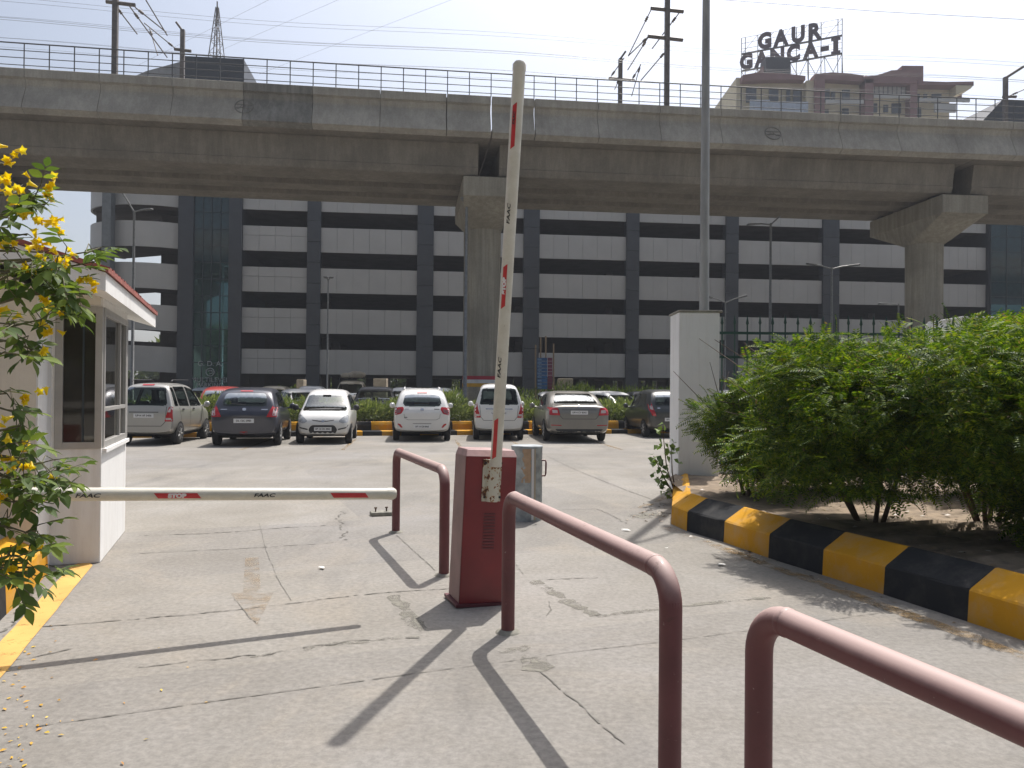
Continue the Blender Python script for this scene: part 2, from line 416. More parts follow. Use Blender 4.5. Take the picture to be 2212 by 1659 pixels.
MT = dict(
    road=concrete_ground(),
    crack=simple('crack_dark', (0.145, 0.137, 0.12), 0.95, var=0.35, scale=30),
    patch=simple('rough_mortar_patch', (0.235, 0.225, 0.19), 0.95, var=0.25, scale=18, bmp=0.5),
    soil=simple('dry_soil', (0.215, 0.165, 0.115), 0.95, var=0.4, scale=6, bmp=0.6, bscale=25),
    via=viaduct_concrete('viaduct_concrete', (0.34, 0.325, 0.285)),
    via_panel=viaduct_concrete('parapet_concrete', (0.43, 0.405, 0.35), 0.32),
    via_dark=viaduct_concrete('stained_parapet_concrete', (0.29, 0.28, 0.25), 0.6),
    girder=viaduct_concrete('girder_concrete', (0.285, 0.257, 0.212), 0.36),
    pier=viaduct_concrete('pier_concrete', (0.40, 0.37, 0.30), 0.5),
    rail_steel=simple('dark_railing_paint', (0.085, 0.09, 0.095), 0.6, 0.0, 0.2, 8),
    asphalt=simple('asphalt', (0.055, 0.054, 0.052), 0.9, var=0.2, scale=2, bmp=0.3),
    grey_steel=simple('galvanised_steel', (0.23, 0.235, 0.23), 0.45, 0.6, 0.2, 8),
    mast=simple('mast_steel', (0.16, 0.145, 0.135), 0.6, 0.3, 0.25, 6),
    dark_steel=simple('dark_steel', (0.07, 0.075, 0.08), 0.5, 0.4, 0.2, 8),
    wire=simple('wire_metal', (0.16, 0.16, 0.16), 0.5, 0.5),
    band=simple('pale_facade_panel', (0.47, 0.462, 0.44), 0.55, var=0.05, scale=0.7),
    clad=simple('charcoal_cladding', (0.055, 0.062, 0.072), 0.45, var=0.12, scale=1.2),
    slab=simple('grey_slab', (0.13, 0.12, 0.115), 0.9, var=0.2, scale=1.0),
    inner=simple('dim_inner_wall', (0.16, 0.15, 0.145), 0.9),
    tower_glass=coated_glass('teal_curtain_glass', (0.085, 0.165, 0.18)),
    dark_glass=glass_mat('dark_teal_upper_glass', (0.022, 0.052, 0.062), 0.12),
    mullion=simple('dark_mullion', (0.03, 0.045, 0.055), 0.4),
    letters_grey=simple('grey_letters', (0.42, 0.44, 0.45), 0.5),
    white_wall=dirty_wall('white_wall_paint', (0.78, 0.775, 0.755), .28),
    cream_wall=dirty_wall('cream_wall_paint', (0.70, 0.66, 0.57), .3),
    tile=simple('red_roof_tile', (0.30, 0.095, 0.075), 0.8, var=0.3, scale=9, bmp=0.4),
    alu=simple('window_aluminium', (0.40, 0.39, 0.37), 0.42, 0.35, 0.1, 5),
    booth_glass=glass_mat('booth_glass', (0.035, 0.033, 0.026), 0.03),
    rail=rail_paint(),
    box_red=simple('maroon_cabinet_paint', (0.185, 0.012, 0.017), 0.36, var=0.15, scale=3, coat=0.12),
    box_dusty=simple('dusty_maroon_paint', (0.24, 0.145, 0.135), 0.6, var=0.2, scale=5),
    lid_dusty=simple('dusty_lid_paint', (0.38, 0.235, 0.22), 0.5, var=0.25, scale=7),
    vent=simple('cabinet_vent', (0.10, 0.02, 0.028), 0.5),
    rust=rusty_white(), boom=boom_mat(),
    red_film=simple('red_reflective_film', (0.50, 0.028, 0.03), 0.35, var=0.12, scale=14),
    black_ink=simple('black_ink', (0.035, 0.034, 0.032), 0.6, var=0.4, scale=30),
    white_ink=simple('white_ink', (0.70, 0.67, 0.66), 0.6),
    kerb_y=worn_paint('yellow_kerb_paint', (0.62, 0.31, 0.022), wear=0.24, dust=0.4),
    kerb_b=worn_paint('black_kerb_paint', (0.03, 0.032, 0.035), under=(0.2, 0.19, 0.17), wear=0.22, dust=0.2, dustc=(0.22, 0.2, 0.17)),
    line_y=worn_alpha('yellow_line_paint', (0.60, 0.37, 0.12), .36, 9),
    line_faded=worn_alpha('faded_line_paint', (0.33, 0.225, 0.11), .56, 7, .14),
    arrow=worn_alpha('worn_arrow_paint', (0.33, 0.262, 0.185), .575, 6, .16),
    mortar=worn_alpha('mortar_smear', (0.215, 0.205, 0.175), .50, 8, .08),
    pole_paint=simple('grey_pole_paint', (0.30, 0.305, 0.30), 0.5, 0.2, 0.18, 5, stretch=(1, 1, 0.3)),
    pillar=dirty_wall('pillar_white_paint', (0.80, 0.80, 0.785), .22),
    fence=simple('green_fence_paint', (0.02, 0.062, 0.05), 0.45, var=0.2),
    drum=simple('weathered_drum', (0.33, 0.36, 0.37), 0.75, var=0.35, scale=9, bmp=0.3),
    drum_tan=simple('peeled_tan_patch', (0.40, 0.28, 0.18), 0.85, var=0.2, scale=12),
    bark=simple('bark', (0.10, 0.07, 0.05), 0.9, var=0.35, scale=20, bmp=0.5),
    stem=simple('green_stem', (0.10, 0.095, 0.045), 0.7, var=0.3, scale=20),
    leaf_shrub=foliage('feathery_leaf', (0.026, 0.068, 0.006), (0.085, 0.16, 0.010), (0.25, 0.31, 0.02), 0.44, 0.55, 0.25, True),
    leaf_tecoma=foliage('trumpet_shrub_leaf', (0.06, 0.105, 0.03), (0.10, 0.155, 0.045), (0.20, 0.27, 0.045), 0.45, 0.6, 0.25),
    leaf_hedge=foliage('oleander_leaf', (0.09, 0.14, 0.045), (0.18, 0.23, 0.09), (0.32, 0.36, 0.18), 0.42),
    leaf_far=foliage('far_tree_leaf', (0.04, 0.08, 0.015), (0.09, 0.13, 0.03), (0.16, 0.20, 0.05), 0.3),
    petal=foliage('yellow_petal', (0.82, 0.55, 0.008), (0.86, 0.65, 0.02), (0.90, 0.75, 0.09), 0.45),
    petal_dry=foliage('fallen_petal', (0.45, 0.2, 0.03), (0.62, 0.36, 0.03), (0.70, 0.5, 0.05), 0.1),
    debris=foliage('dry_leaf', (0.16, 0.10, 0.06), (0.25, 0.19, 0.13), (0.45, 0.42, 0.36), 0.1),
    tyre=simple('tyre_rubber', (0.018, 0.018, 0.019), 0.8),
    under=simple('underbody_black', (0.012, 0.012, 0.013), 0.8),
    rim=simple('alloy_rim', (0.42, 0.42, 0.42), 0.3, 0.8),
    hubcap=simple('plastic_hubcap', (0.38, 0.38, 0.37), 0.4, 0.3),
    carglass=clear_glass('car_window_glass', (0.55, 0.63, 0.59), .0, .5),
    windscreen=clear_glass('windscreen_glass', (0.66, 0.74, 0.72), .12),
    sedanglass=clear_glass('sedan_rear_glass', (0.5, 0.58, 0.60), .02, .38),
    seat=simple('dark_seat_fabric', (0.035, 0.036, 0.04), 0.85),
    tail=simple('tail_lamp_red', (0.42, 0.012, 0.018), 0.15, var=0.2, scale=12, coat=0.6),
    tail_clear=simple('tail_lamp_clear', (0.55, 0.45, 0.44), 0.15, coat=0.6),
    headlamp=simple('headlamp_lens', (0.42, 0.43, 0.43), 0.12, 0.2, 0.3, 9, coat=0.8),
    plate=simple('number_plate_white', (0.66, 0.66, 0.66), 0.5, var=0.05),
    chrome=simple('chrome', (0.62, 0.62, 0.62), 0.15, 0.9),
    trim=simple('black_trim', (0.022, 0.022, 0.024), 0.55),
    seam=simple('panel_seam', (0.05, 0.05, 0.05), 0.7),
    apt_y=simple('apartment_yellow_wall', (0.62, 0.55, 0.39), 0.85, var=0.1, scale=0.4),
    apt_m=simple('apartment_maroon_wall', (0.26, 0.155, 0.15), 0.85, var=0.12, scale=0.4),
    apt_w=simple('apartment_pale_wall', (0.50, 0.50, 0.48), 0.85, var=0.1, scale=0.4),
    apt_win=glass_mat('apartment_window', (0.07, 0.085, 0.10), 0.15),
    apt_blue=simple('pale_blue_sheet', (0.42, 0.48, 0.56), 0.7),
    sign_dark=simple('faded_sign_letter', (0.085, 0.06, 0.075), 0.7),
    board_blue=simple('blue_board', (0.03, 0.11, 0.26), 0.5, var=0.3, scale=2),
    board_light=simple('pale_blue_board', (0.16, 0.26, 0.38), 0.5),
    board_maroon=simple('maroon_board', (0.16, 0.03, 0.06), 0.5, var=0.3, scale=2),
    wood=simple('bamboo_pole', (0.30, 0.22, 0.14), 0.8),
    red_band=simple('red_band_paint', (0.40, 0.03, 0.05), 0.7),
    white_band=simple('white_band_paint', (0.62, 0.62, 0.62), 0.7),
    yellow_band=simple('yellow_band_paint', (0.60, 0.33, 0.03), 0.7),
    tarp=simple('beige_tarp', (0.42, 0.36, 0.27), 0.85, var=0.2),
    scrap_white=simple('litter_white', (0.65, 0.64, 0.6), 0.7),  # even white of the paper scraps
)

# ------------------------------------------------------------------ ground
g = MB(); g.add([(-400, -70, 0), (400, -70, 0), (400, 500, 0), (-400, 500, 0)], [(0, 1, 2, 3)])
tag(g.build('ground', MT['road']), kind='structure')

LANE = Vector((-0.325, 0.946, 0)).normalized()      # direction the lanes run
LR = Vector((0.946, 0.325, 0)).normalized()          # across the lanes, to the right

def ribbon(mb, pts, w, z, jag=0.0, step=0.08, wj=0.0, mi=0, brk=0.0):
    pts = [Vector(p) for p in pts]; dense = []
    for a, b in zip(pts[:-1], pts[1:]):
        k = max(1, int((b - a).length / step))
        for i in range(k): dense.append(a.lerp(b, i / k))
    dense.append(pts[-1]); n = len(dense); vs = []; off = 0.0
    for i, p in enumerate(dense):
        t = (dense[min(i + 1, n - 1)] - dense[max(i - 1, 0)]).normalized()
        s = Vector((-t.y, t.x, 0)); off = off * 0.7 + random.uniform(-jag, jag)
        ww = w * (1 + random.uniform(-wj, wj)) / 2
        if wj > 0 and random.random() < 0.12: ww *= 0.25
        c = p + s * off
        vs += [(c + s * ww).to_tuple()[:2] + (z,), (c - s * ww).to_tuple()[:2] + (z,)]
    mb.add(vs, [(2 * i, 2 * i + 1, 2 * i + 3, 2 * i + 2) for i in range(n - 1) if not (brk and random.random() < brk)], mi)

cr = MB()
def crack(px, w, jag, wj=0.6): ribbon(cr, [G(*p) for p in px], w * .85, 0.004, jag * 1.3, 0.035, min(.9, wj + .2), brk=.08)
crack([(40, 1357), (210, 1345), (390, 1330), (553, 1313), (700, 1295), (828, 1281), (978, 1273)], 0.014, 0.006)
crack([(1130, 1258), (1200, 1251), (1290, 1247)], 0.012, 0.01)
crack([(80, 1570), (287, 1540), (553, 1503), (728, 1479), (928, 1451)], 0.009, 0.001, 0.3)
crack([(928, 1451), (1106, 1428), (1226, 1410), (1423, 1388), (1608, 1364), (1900, 1325)], 0.006, 0.001, 0.4)
crack([(300, 1440), (420, 1428), (553, 1416), (640, 1402), (765, 1386), (903, 1376)], 0.012, 0.014)
crack([(30, 1426), (90, 1415), (160, 1402)], 0.010, 0.012)
crack([(857, 1157), (900, 1195), (940, 1232)], 0.010, 0.004)
crack([(1168, 1451), (1215, 1490), (1280, 1550), (1348, 1608)], 0.010, 0.006)
crack([(1160, 1335), (1180, 1332), (1195, 1318), (1185, 1300)], 0.008, 0.006)
crack([(505, 1295), (540, 1335), (560, 1352)], 0.006, 0.004)
crack([(300, 1158), (500, 1150), (620, 1140), (720, 1135)], 0.020, 0.010)
crack([(300, 1196), (420, 1190), (560, 1183), (720, 1172)], 0.014, 0.010)
crack([(738, 1105), (735, 1130), (742, 1150), (736, 1168)], 0.016, 0.03)
crack([(1200, 1103), (1290, 1099), (1320, 1112), (1358, 1133)], 0.016, 0.012)
crack([(1280, 1135), (1340, 1133)], 0.012, 0.01)
crack([(1180, 985), (1250, 1018), (1350, 1058), (1440, 1090)], 0.016, 0.006)
crack([(1160, 1020), (1245, 1018)], 0.02, 0.006)
crack([(0, 1372), (32, 1340), (60, 1305), (90, 1262)], 0.02, 0.02)
crack([(630, 1300), (600, 1250), (575, 1190), (560, 1130)], 0.005, 0.002)
crack([(1130, 1240), (1100, 1205), (1080, 1180)], 0.006, 0.006)
tag(cr.build('pavement_cracks', MT['crack']), kind='structure')
pt = MB()
def patch(px, w): ribbon(pt, [G(*p) for p in px], w, 0.0025, 0.012, 0.05, 0.5)
patch([(848, 1286), (870, 1310), (910, 1364)], 0.09)
patch([(1156, 1254), (1205, 1287), (1286, 1331)], 0.10)
patch([(1286, 1331), (1400, 1319), (1560, 1300), (1660, 1290)], 0.05)
patch([(540, 1420), (700, 1395), (800, 1383), (905, 1375)], 0.055)
patch([(1100, 1400), (1150, 1430), (1172, 1452)], 0.16)
patch([(1372, 1118), (1410, 1112), (1445, 1108)], 0.3)
patch([(1590, 1186), (1655, 1196), (1700, 1215)], 0.10)
tag(pt.build('mortar_patches', MT['mortar']), kind='structure')

# painted marks on the road
def flat_poly(name, pts, z, mat, kind='structure'):
    m = MB(); m.add([(p.x, p.y, z) for p in pts], [tuple(range(len(pts)))])
    return tag(m.build(name, mat), kind=kind)
yl = MB(); A = G(182, 1244); B = G(135, 1244)
ribbon(yl, [(A + B) / 2 + LANE * 0.75, (A + B) / 2 - LANE * 5.5], 0.165, 0.006, 0.001, 0.2, 0.04)
tag(yl.build('yellow_edge_line', MT['line_y']), kind='structure')
tipA = G(555, 1352)
arrow = [tipA, G(592, 1279), G(563, 1280), G(559, 1205), G(530, 1206), G(525, 1281), G(498, 1283)]
flat_poly('worn_direction_arrow', arrow, 0.0035, MT['arrow'])
fl = MB(); fb_ = [G(*p) for p in ((1440, 1140), (1483, 1158), (1563, 1185), (1659, 1222), (1776, 1262), (1909, 1310), (2090, 1374), (2212, 1420))]
ribbon(fl, fb_ + [fb_[-1] + (fb_[-1] - fb_[-2]).normalized() * 3], 0.13, 0.0045, 0.004, 0.2, 0.15)
ribbon(fl, [G(1385, 1098), G(1445, 1070), G(1470, 1040)], 0.12, 0.0045, 0.004, 0.2, 0.15)
tag(fl.build('faded_edge_line', MT['line_faded']), kind='structure')
asp = MB(); asp.add([(-300, 31.5, .004), (300, 31.5 + 40, .004), (300, 96, .004), (-300, 96, .004)], [(0, 1, 2, 3)])
tag(asp.build('road', MT['asphalt']), kind='structure')
pl = MB()
for px in (520, 740, 1000, 1140, 1345):
    a = G(px, 972); ribbon(pl, [a, a + Vector((-0.12, 1, 0)).normalized() * 4.2], 0.09, 0.004, 0.0, 0.5, 0.1)
tag(pl.build('parking_bay_lines', MT['line_faded']), kind='structure')

# ------------------------------------------------------------------ kerbs
def kerb(name, base, side, cuts, cols, prof, mats):
    """base: ground polyline (Vectors); side: +1 body to the right of travel; prof: (outward inset, z)"""
    mb = MB(); n = len(base)
    seg = [0.0]
    for a, b in zip(base[:-1], base[1:]): seg.append(seg[-1] + (b - a).length)
    def at(s):
        s = min(max(s, 0), seg[-1])
        for i in range(n - 1):
            if s <= seg[i + 1] + 1e-6:
                t = (s - seg[i]) / (seg[i + 1] - seg[i]); p = base[i].lerp(base[i + 1], t)
                break
        e = 0.25
        def q(x):
            x = min(max(x, 0), seg[-1])
            for i in range(n - 1):
                if x <= seg[i + 1] + 1e-6: return base[i].lerp(base[i + 1], (x - seg[i]) / (seg[i + 1] - seg[i]))
        d = (q(s + e) - q(s - e)).normalized()
        return p, Vector((d.y, -d.x, 0)) * side
    cs = [0.0] + cuts + [seg[-1]]
    for j in range(len(cs) - 1):
        a, b = cs[j], cs[j + 1]; k = max(2, int((b - a) / 0.15)); vs = []
        m = len(prof)
        for i in range(k + 1):
            p, nn = at(a + (b - a) * i / k)
            for o, z in prof: vs.append(p + nn * (o + random.uniform(-0.004, 0.004)) + Vector((0, 0, z)))
        fs = []
        for i in range(k):
            for q in range(m - 1):
                fs.append((i * m + q, i * m + q + 1, (i + 1) * m + q + 1, (i + 1) * m + q))
        mb.add(vs, fs, cols[j])
        if j == 0: mb.add(vs[:m], [tuple(range(m))], cols[j])
        if j == len(cs) - 2: mb.add(vs[-m:], [tuple(range(m))], cols[j])
    o = mb.build(name, mats); return o

KP = [(0, 0), (0.012, 0.205), (0.022, 0.22), (0.235, 0.345), (0.26, 0.345), (0.27, 0.2)]
kpx = [(1450, 1132), (1483, 1147), (1563, 1171), (1659, 1205), (1776, 1242), (1909, 1284), (2090, 1343), (2212, 1384)]
kb = [G(*p) for p in kpx]
kdir = (kb[-1] - kb[-3]).normalized(); kb.append(kb[-1] + kdir * 1.0); kb.append(kb[-1] + kdir * 3.0)
kl = [0.0]
for a, b in zip(kb[:-1], kb[1:]): kl.append(kl[-1] + (b - a).length)
tail_cuts = [kl[6] + 0.95 * i for i in range(0, 5)]
cuts = [kl[1], kl[2], kl[3], kl[4], kl[5]] + tail_cuts
cuts = [c for c in cuts if c < kl[-1] - 0.2]
KERB_BASE = kb
right_kerb = kerb('roadside_kerb', kb, -1, cuts, [i % 2 for i in range(len(cuts) + 1)], KP, [MT['kerb_y'], MT['kerb_b']])
tag(right_kerb, kind='structure')
# short return of the kerb behind the white pillar
e0 = kb[0]
rk = kerb('roadside_kerb_return', [e0 + Vector((0.005, 0.03, 0)), e0 + Vector((0.25, 1.2, 0)), Vector((2.36, 11.68, 0))], 1,
          [0.9], [0, 0], [(0, 0), (0.01, 0.2), (0.02, 0.21), (0.18, 0.32), (0.22, 0.32), (0.23, 0.2)], [MT['kerb_y'], MT['kerb_b']])
tag(rk, kind='structure')
# left kerb
lb0 = G(82, 1261); lk = [lb0 + LANE * 0.35, lb0 - LANE * 0.9, lb0 - LANE * 2.0, lb0 - LANE * 6]
left_kerb = kerb('island_kerb', lk, 1, [1.22, 2.2, 3.2, 4.2, 5.2], [0, 1, 0, 1, 0, 1], KP, [MT['kerb_y'], MT['kerb_b']])
tag(left_kerb, kind='structure')

# planting beds (soil)
def soil_sheet(name, poly, z, res=0.22):
    xs = [p[0] for p in poly]; ys = [p[1] for p in poly]
    bm = bmesh.new(); bm.faces.new([bm.verts.new((p[0], p[1], z)) for p in poly])
    bmesh.ops.triangulate(bm, faces=bm.faces[:])
    for _ in range(5):
        es = [e for e in bm.edges if e.calc_length() > res * 2]
        if not es: break
        bmesh.ops.subdivide_edges(bm, edges=es, cuts=1)
        bmesh.ops.triangulate(bm, faces=bm.faces[:])
    for v in bm.verts:
        if not v.is_boundary: v.co.z += random.uniform(-0.025, 0.035)
    me = bpy.data.meshes.new(name); bm.to_mesh(me); bm.free(); me.materials.append(MT['soil'])
    for p in me.polygons: p.use_smooth = True
    return tag(link_mesh(name, me), kind='structure')
inner = [p + Vector((-(kb[min(i + 1, len(kb) - 1)] - kb[max(i - 1, 0)]).normalized().y, (kb[min(i + 1, len(kb) - 1)] - kb[max(i - 1, 0)]).normalized().x, 0)) * 0.25 for i, p in enumerate(kb)]
bed = [(p.x, p.y) for p in inner] + [(16, inner[-1].y), (16, 13.2), (2.75, 12.6), (inner[0].x + 0.1, 11.2)]
soil_sheet('planting_bed_soil', bed, 0.29)
lbed = [(lb0 - LANE * 6 - LR * 0.25), (lb0 + LANE * 0.3 - LR * 0.25), (lb0 + LANE * 0.3 - LR * 3.2), (lb0 - LANE * 6 - LR * 3.2)]
soil_sheet('island_bed_soil', [(p.x, p.y) for p in lbed], 0.27)

# ------------------------------------------------------------------ kerb planter behind the parked cars
K0 = G(300, 948) + Vector((0, 0, 0)); Ka = G(630, 943); Kb = G(1330, 937)
KD = (Kb - Ka).normalized(); KN = Vector((-KD.y, KD.x, 0))
pk = [Ka - KD * 12, Kb + KD * 14]
span = (pk[1] - pk[0]).length
c1 = [0.55 + 0.62 * i for i in range(int((span - 1) / 0.62))]
lk1 = kerb('parking_kerb', pk, -1, c1, [i % 2 for i in range(len(c1) + 1)], [(0, 0), (0.01, 0.13), (0.03, 0.15), (0.75, 0.16), (0.76, 0.0)], [MT['kerb_y'], MT['kerb_b']])
tag(lk1, kind='structure')
pk2 = [p + KN * 0.5 for p in pk]
c2 = [0.25 + 0.68 * i for i in range(int((span - 1) / 0.68))]
lk2 = kerb('planter_kerb', pk2, -1, c2, [i % 2 for i in range(len(c2) + 1)], [(0, 0.1), (0.01, 0.34), (0.05, 0.42), (0.16, 0.44), (0.2, 0.42), (0.21, 0.2)], [MT['kerb_y'], MT['kerb_b']])
tag(lk2, kind='structure')
q0, q1 = pk2[0] + KN * 0.19, pk2[1] + KN * 0.19
soil_sheet('hedge_bed_soil', [(q0.x, q0.y), (q1.x, q1.y), ((q1 + KN * 1.5).x, (q1 + KN * 1.5).y), ((q0 + KN * 1.5).x, (q0 + KN * 1.5).y)], 0.38, 0.6)
# ------------------------------------------------------------------ metro viaduct
LIP = 16.2
mp_ = [(-5, 144.5), (237, 157.5), (553, 178), (803, 192.5), (1103, 209), (1266, 220), (1516, 231), (1659, 239), (1909, 250.5), (2212, 263)]
gp = [G(x, y, LIP) for x, y in mp_]
cf = np.polyfit([p.x for p in gp], [p.y for p in gp], 2)
xs = np.linspace(-110, 110, 2201)
lo_, hi_ = gp[0].x - 2, gp[-1].x + 2
def yv(x):
    xc = min(max(x, lo_), hi_); y = np.polyval(cf, xc); d = 2 * cf[0] * xc + cf[1]
    return y + d * (x - xc)
ys = np.array([yv(x) for x in xs])
sl = np.concatenate([[0], np.cumsum(np.hypot(np.diff(xs), np.diff(ys)))]); sl -= np.interp(0, xs, sl)
def vp(s, n=0.0, h=0.0):
    x = np.interp(s, sl, xs); y = np.interp(s, sl, ys)
    x2 = np.interp(s + 0.2, sl, xs); y2 = np.interp(s + 0.2, sl, ys)
    t = Vector((x2 - x, y2 - y, 0)).normalized(); nn = Vector((-t.y, t.x, 0))
    return Vector((x, y, 0)) + nn * n + Vector((0, 0, h))
def s_of_px(px, n=0.0, h=10.0):
    best = min(np.arange(-60, 60, 0.05), key=lambda s: abs(proj(vp(s, n, h))[0] - px)); return float(best)
def proj(p):
    d = Vector(p) - EYE; z = d.dot(fwd)
    return (W2 + F * d.dot(rgt) / z, H2 - F * d.dot(upv) / z)
def sweep(mb, prof, s0, s1, step=2.0, mi=0):
    k = max(1, int(math.ceil((s1 - s0) / step))); m = len(prof); vs = []
    for i in range(k + 1):
        s = s0 + (s1 - s0) * i / k
        for n_, h in prof: vs.append(vp(s, n_, h))
    fs = []
    for i in range(k):
        for q in range(m):
            q2 = (q + 1) % m; fs.append((i * m + q, i * m + q2, (i + 1) * m + q2, (i + 1) * m + q))
    mb.add(vs, fs, mi); mb.add(vs[:m], [tuple(range(m))], mi); mb.add(vs[-m:], [tuple(range(m))], mi)
SP1 = s_of_px(1043, 4.4, 11.5); SP2 = s_of_px(2000, 4.4, 9.5); SPAN = SP2 - SP1
via = thing('metro_viaduct', 'long grey concrete elevated railway deck crossing the whole view', 'viaduct', vp(0, 4.4, 0))
joints = [SP1 - 3 * SPAN, SP1 - 2 * SPAN, SP1 - SPAN, SP1, SP2, SP2 + SPAN, SP2 + 2 * SPAN]
gap = 0.04
for a, b in zip(joints[:-1], joints[1:]):
    d = MB()   # deck slab with both edge upstands
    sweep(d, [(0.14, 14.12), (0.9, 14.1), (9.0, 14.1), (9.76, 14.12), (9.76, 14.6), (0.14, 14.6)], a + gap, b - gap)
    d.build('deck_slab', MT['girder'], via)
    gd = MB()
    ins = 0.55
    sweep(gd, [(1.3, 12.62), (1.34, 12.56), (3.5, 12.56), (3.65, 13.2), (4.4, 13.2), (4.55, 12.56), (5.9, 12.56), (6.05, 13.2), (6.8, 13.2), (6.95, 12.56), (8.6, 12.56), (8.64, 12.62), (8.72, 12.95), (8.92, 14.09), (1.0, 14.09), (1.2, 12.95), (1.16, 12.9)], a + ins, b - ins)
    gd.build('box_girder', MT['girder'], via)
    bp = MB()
    sweep(bp, [(9.76, 14.1), (9.9, 14.1), (9.9, 16.2), (9.6, 16.2), (9.6, 15.8), (9.76, 15.7)], a + gap, b - gap)
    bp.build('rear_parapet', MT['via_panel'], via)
    bk = MB(); sweep(bk, [(0.39, 15.45), (0.39, 14.62), (0.44, 14.62), (0.44, 16.15), (0.36, 16.15), (0.36, 15.75)], a + (2.3 if abs(a - SP1) < .01 else gap), b - gap)
    bk.build('parapet_backing', MT['girder'], via)
# front parapet panels, each one precast piece
PW = 3.25
p_edges = []
s = SP1 - 0.7
panel_s = [SP1 - 0.02 + PW * 0]
front = [(0.14, 14.12), (-0.14, 14.26), (-0.26, 14.30), (-0.13, 14.64), (0.20, 15.40), (0.22, 15.5), (0.16, 15.74), (0.0, 15.80), (0.0, 16.18), (0.03, 16.2), (0.34, 16.2), (0.38, 15.5), (0.12, 14.7), (0.14, 14.6)]
starts = []
x = SP1 + 1.0 - 22 * PW
while x < SP1 - 2.3: starts.append((x, x + PW)); x += PW
starts = starts[:-1] if starts and starts[-1][1] > SP1 - 1.5 else starts
last = starts[-1][1]
starts.append((last, SP1)); starts.append((SP1, SP1 + 2.2))
x = SP1 + 2.2
while x < SP1 + 70: starts.append((x, x + PW)); x += PW
dark_s = s_of_px(660, 0, 15)
for a, b in starts:
    mb = MB(); gg = 0.035 if (abs(a - SP1) < 0.01 or abs(b - SP1) < 0.01) else 0.011
    jit = random.uniform(-0.012, 0.012)
    sweep(mb, [(n_ + jit, h + jit * 0.6) for n_, h in front], a + gg, b - gg, 1.2)
    dk = a < dark_s < b
    o = mb.build('parapet_panel', MT['via_dark'] if dk else MT['via_panel'], via)
    if dk: o['label'] = 'darker rain-stained parapet panel'
# round railway emblem cast on the parapet
def emblem(px, py):
    s = s_of_px(px, 0.0, 15.0); c = vp(s, -0.02, 15.02); t = (vp(s + .3) - vp(s - .3)).normalized()
    mb = MB(); nn_ = Vector((-t.y, t.x, 0)); c = vp(s, 0.015, 15.02); sl_ = nn_ * .434 + Vector((0, 0, 1))
    mb = MB(); ring = [c + t * (0.42 * math.cos(a)) + sl_ * (0.36 * math.sin(a)) for a in np.linspace(0, 2 * math.pi, 33)]
    mb.tube(ring, 0.024, 6, False)
    for pts in ([(-.37, .1), (-.06, .1), (-.2, -.06), (.1, -.06)], [(-.05, .1), (.37, .1)], [(.12, -.1), (.36, -.1)], [(-.36, -.1), (-.2, -.1)], [(0.0, .04), (0.14, -.1)]):
        mb.tube([c + t * u + sl_ * v for u, v in pts], 0.022, 6)
    mb.build('railway_emblem', MT['via_dark'], via)
emblem(527, 228); emblem(1671, 284)
# piers: each a thing under the deck
def make_pier(s, label, stripes):
    base = vp(s, 4.6, 0)
    t = thing('viaduct_pier', label, 'pier', base, group='concrete piers carrying the railway deck')
    m = MB(); m.lathe(base, [(1.03, 0), (1.02, 9.0), (1.03, 10.3)], 40)
    m.build('column', MT['pier'], t)
    bm = bmesh.new()
    for hh in (11.42,):
        for ds in (-1.3, 1.3):
            for n_ in (0.92, 8.2): bm.verts.new(vp(s + ds, n_, hh))
    for k in range(36):
        a = 2 * math.pi * k / 36
        bm.verts.new(base + Vector((1.05 * math.cos(a), 1.05 * math.sin(a), 10.28)))
    bmesh.ops.convex_hull(bm, input=bm.verts[:])
    me = bpy.data.meshes.new('pier_head'); bm.to_mesh(me); bm.free(); me.materials.append(MT['pier'])
    link_mesh('pier_head', me, t)
    c = MB(); q = [vp(s + a, n_, 0) for a, n_ in ((-1.33, 0.9), (1.33, 0.9), (1.33, 8.22), (-1.33, 8.22))]
    c.prism([(p.x, p.y) for p in q], 11.40, 12.40); c.build('cap_beam', MT['pier'], t, bevel=0.03)
    bb = MB()
    for n_ in (2.2, 7.4):
        for ds in (-0.9, 0.9): bb.box(vp(s + ds, n_, 12.48), (0.5, 0.6, 0.15))
    bb.build('bearing_pad', MT['dark_steel'], t)
    if stripes:
        for z0, z1, mm in ((2.06, 2.26, 'red_band'), (1.86, 2.06, 'white_band'), (1.66, 1.86, 'yellow_band')):
            r = MB(); r.lathe(base + Vector((0, 0, z0 + .003)), [(1.034, 0), (1.034, z1 - z0 - .006)], 40); r.build('painted_band', MT[mm], t)
    return t
make_pier(SP1, 'round concrete pier with red, white and yellow bands behind the raised boom', True)
make_pier(SP2, 'round flared concrete pier standing beyond the green fence at right', False)
make_pier(SP1 - SPAN, 'round concrete pier outside the left edge of the view', False)
make_pier(SP2 + SPAN, 'round concrete pier outside the right edge of the view', False)
# parapet railing
rl = thing('parapet_railing', 'thin grey four-bar railing along the top of the viaduct parapet', 'railing', vp(0, 0.14, 16.2))
s_lo, s_hi = s_of_px(-60, 0.14, 16.5), s_of_px(2300, 0.14, 16.5)
for hh, rr in ((1.2, 0.032), (0.86, 0.02), (0.52, 0.02), (0.18, 0.02)):
    m = MB(); m.tube([vp(s_lo + (s_hi - s_lo) * i / 40, 0.14, 16.2 + hh) for i in range(41)], rr, 6)
    m.build('rail_bar', MT['rail_steel'], rl)
s = s_lo; post_me = None
while s < s_hi:
    p = vp(s, 0.14, 16.2)
    m = MB(); m.tube([p, p + Vector((0, 0, 1.2))], 0.026, 6); m.build('railing_post', MT['rail_steel'], rl); s += 1.09
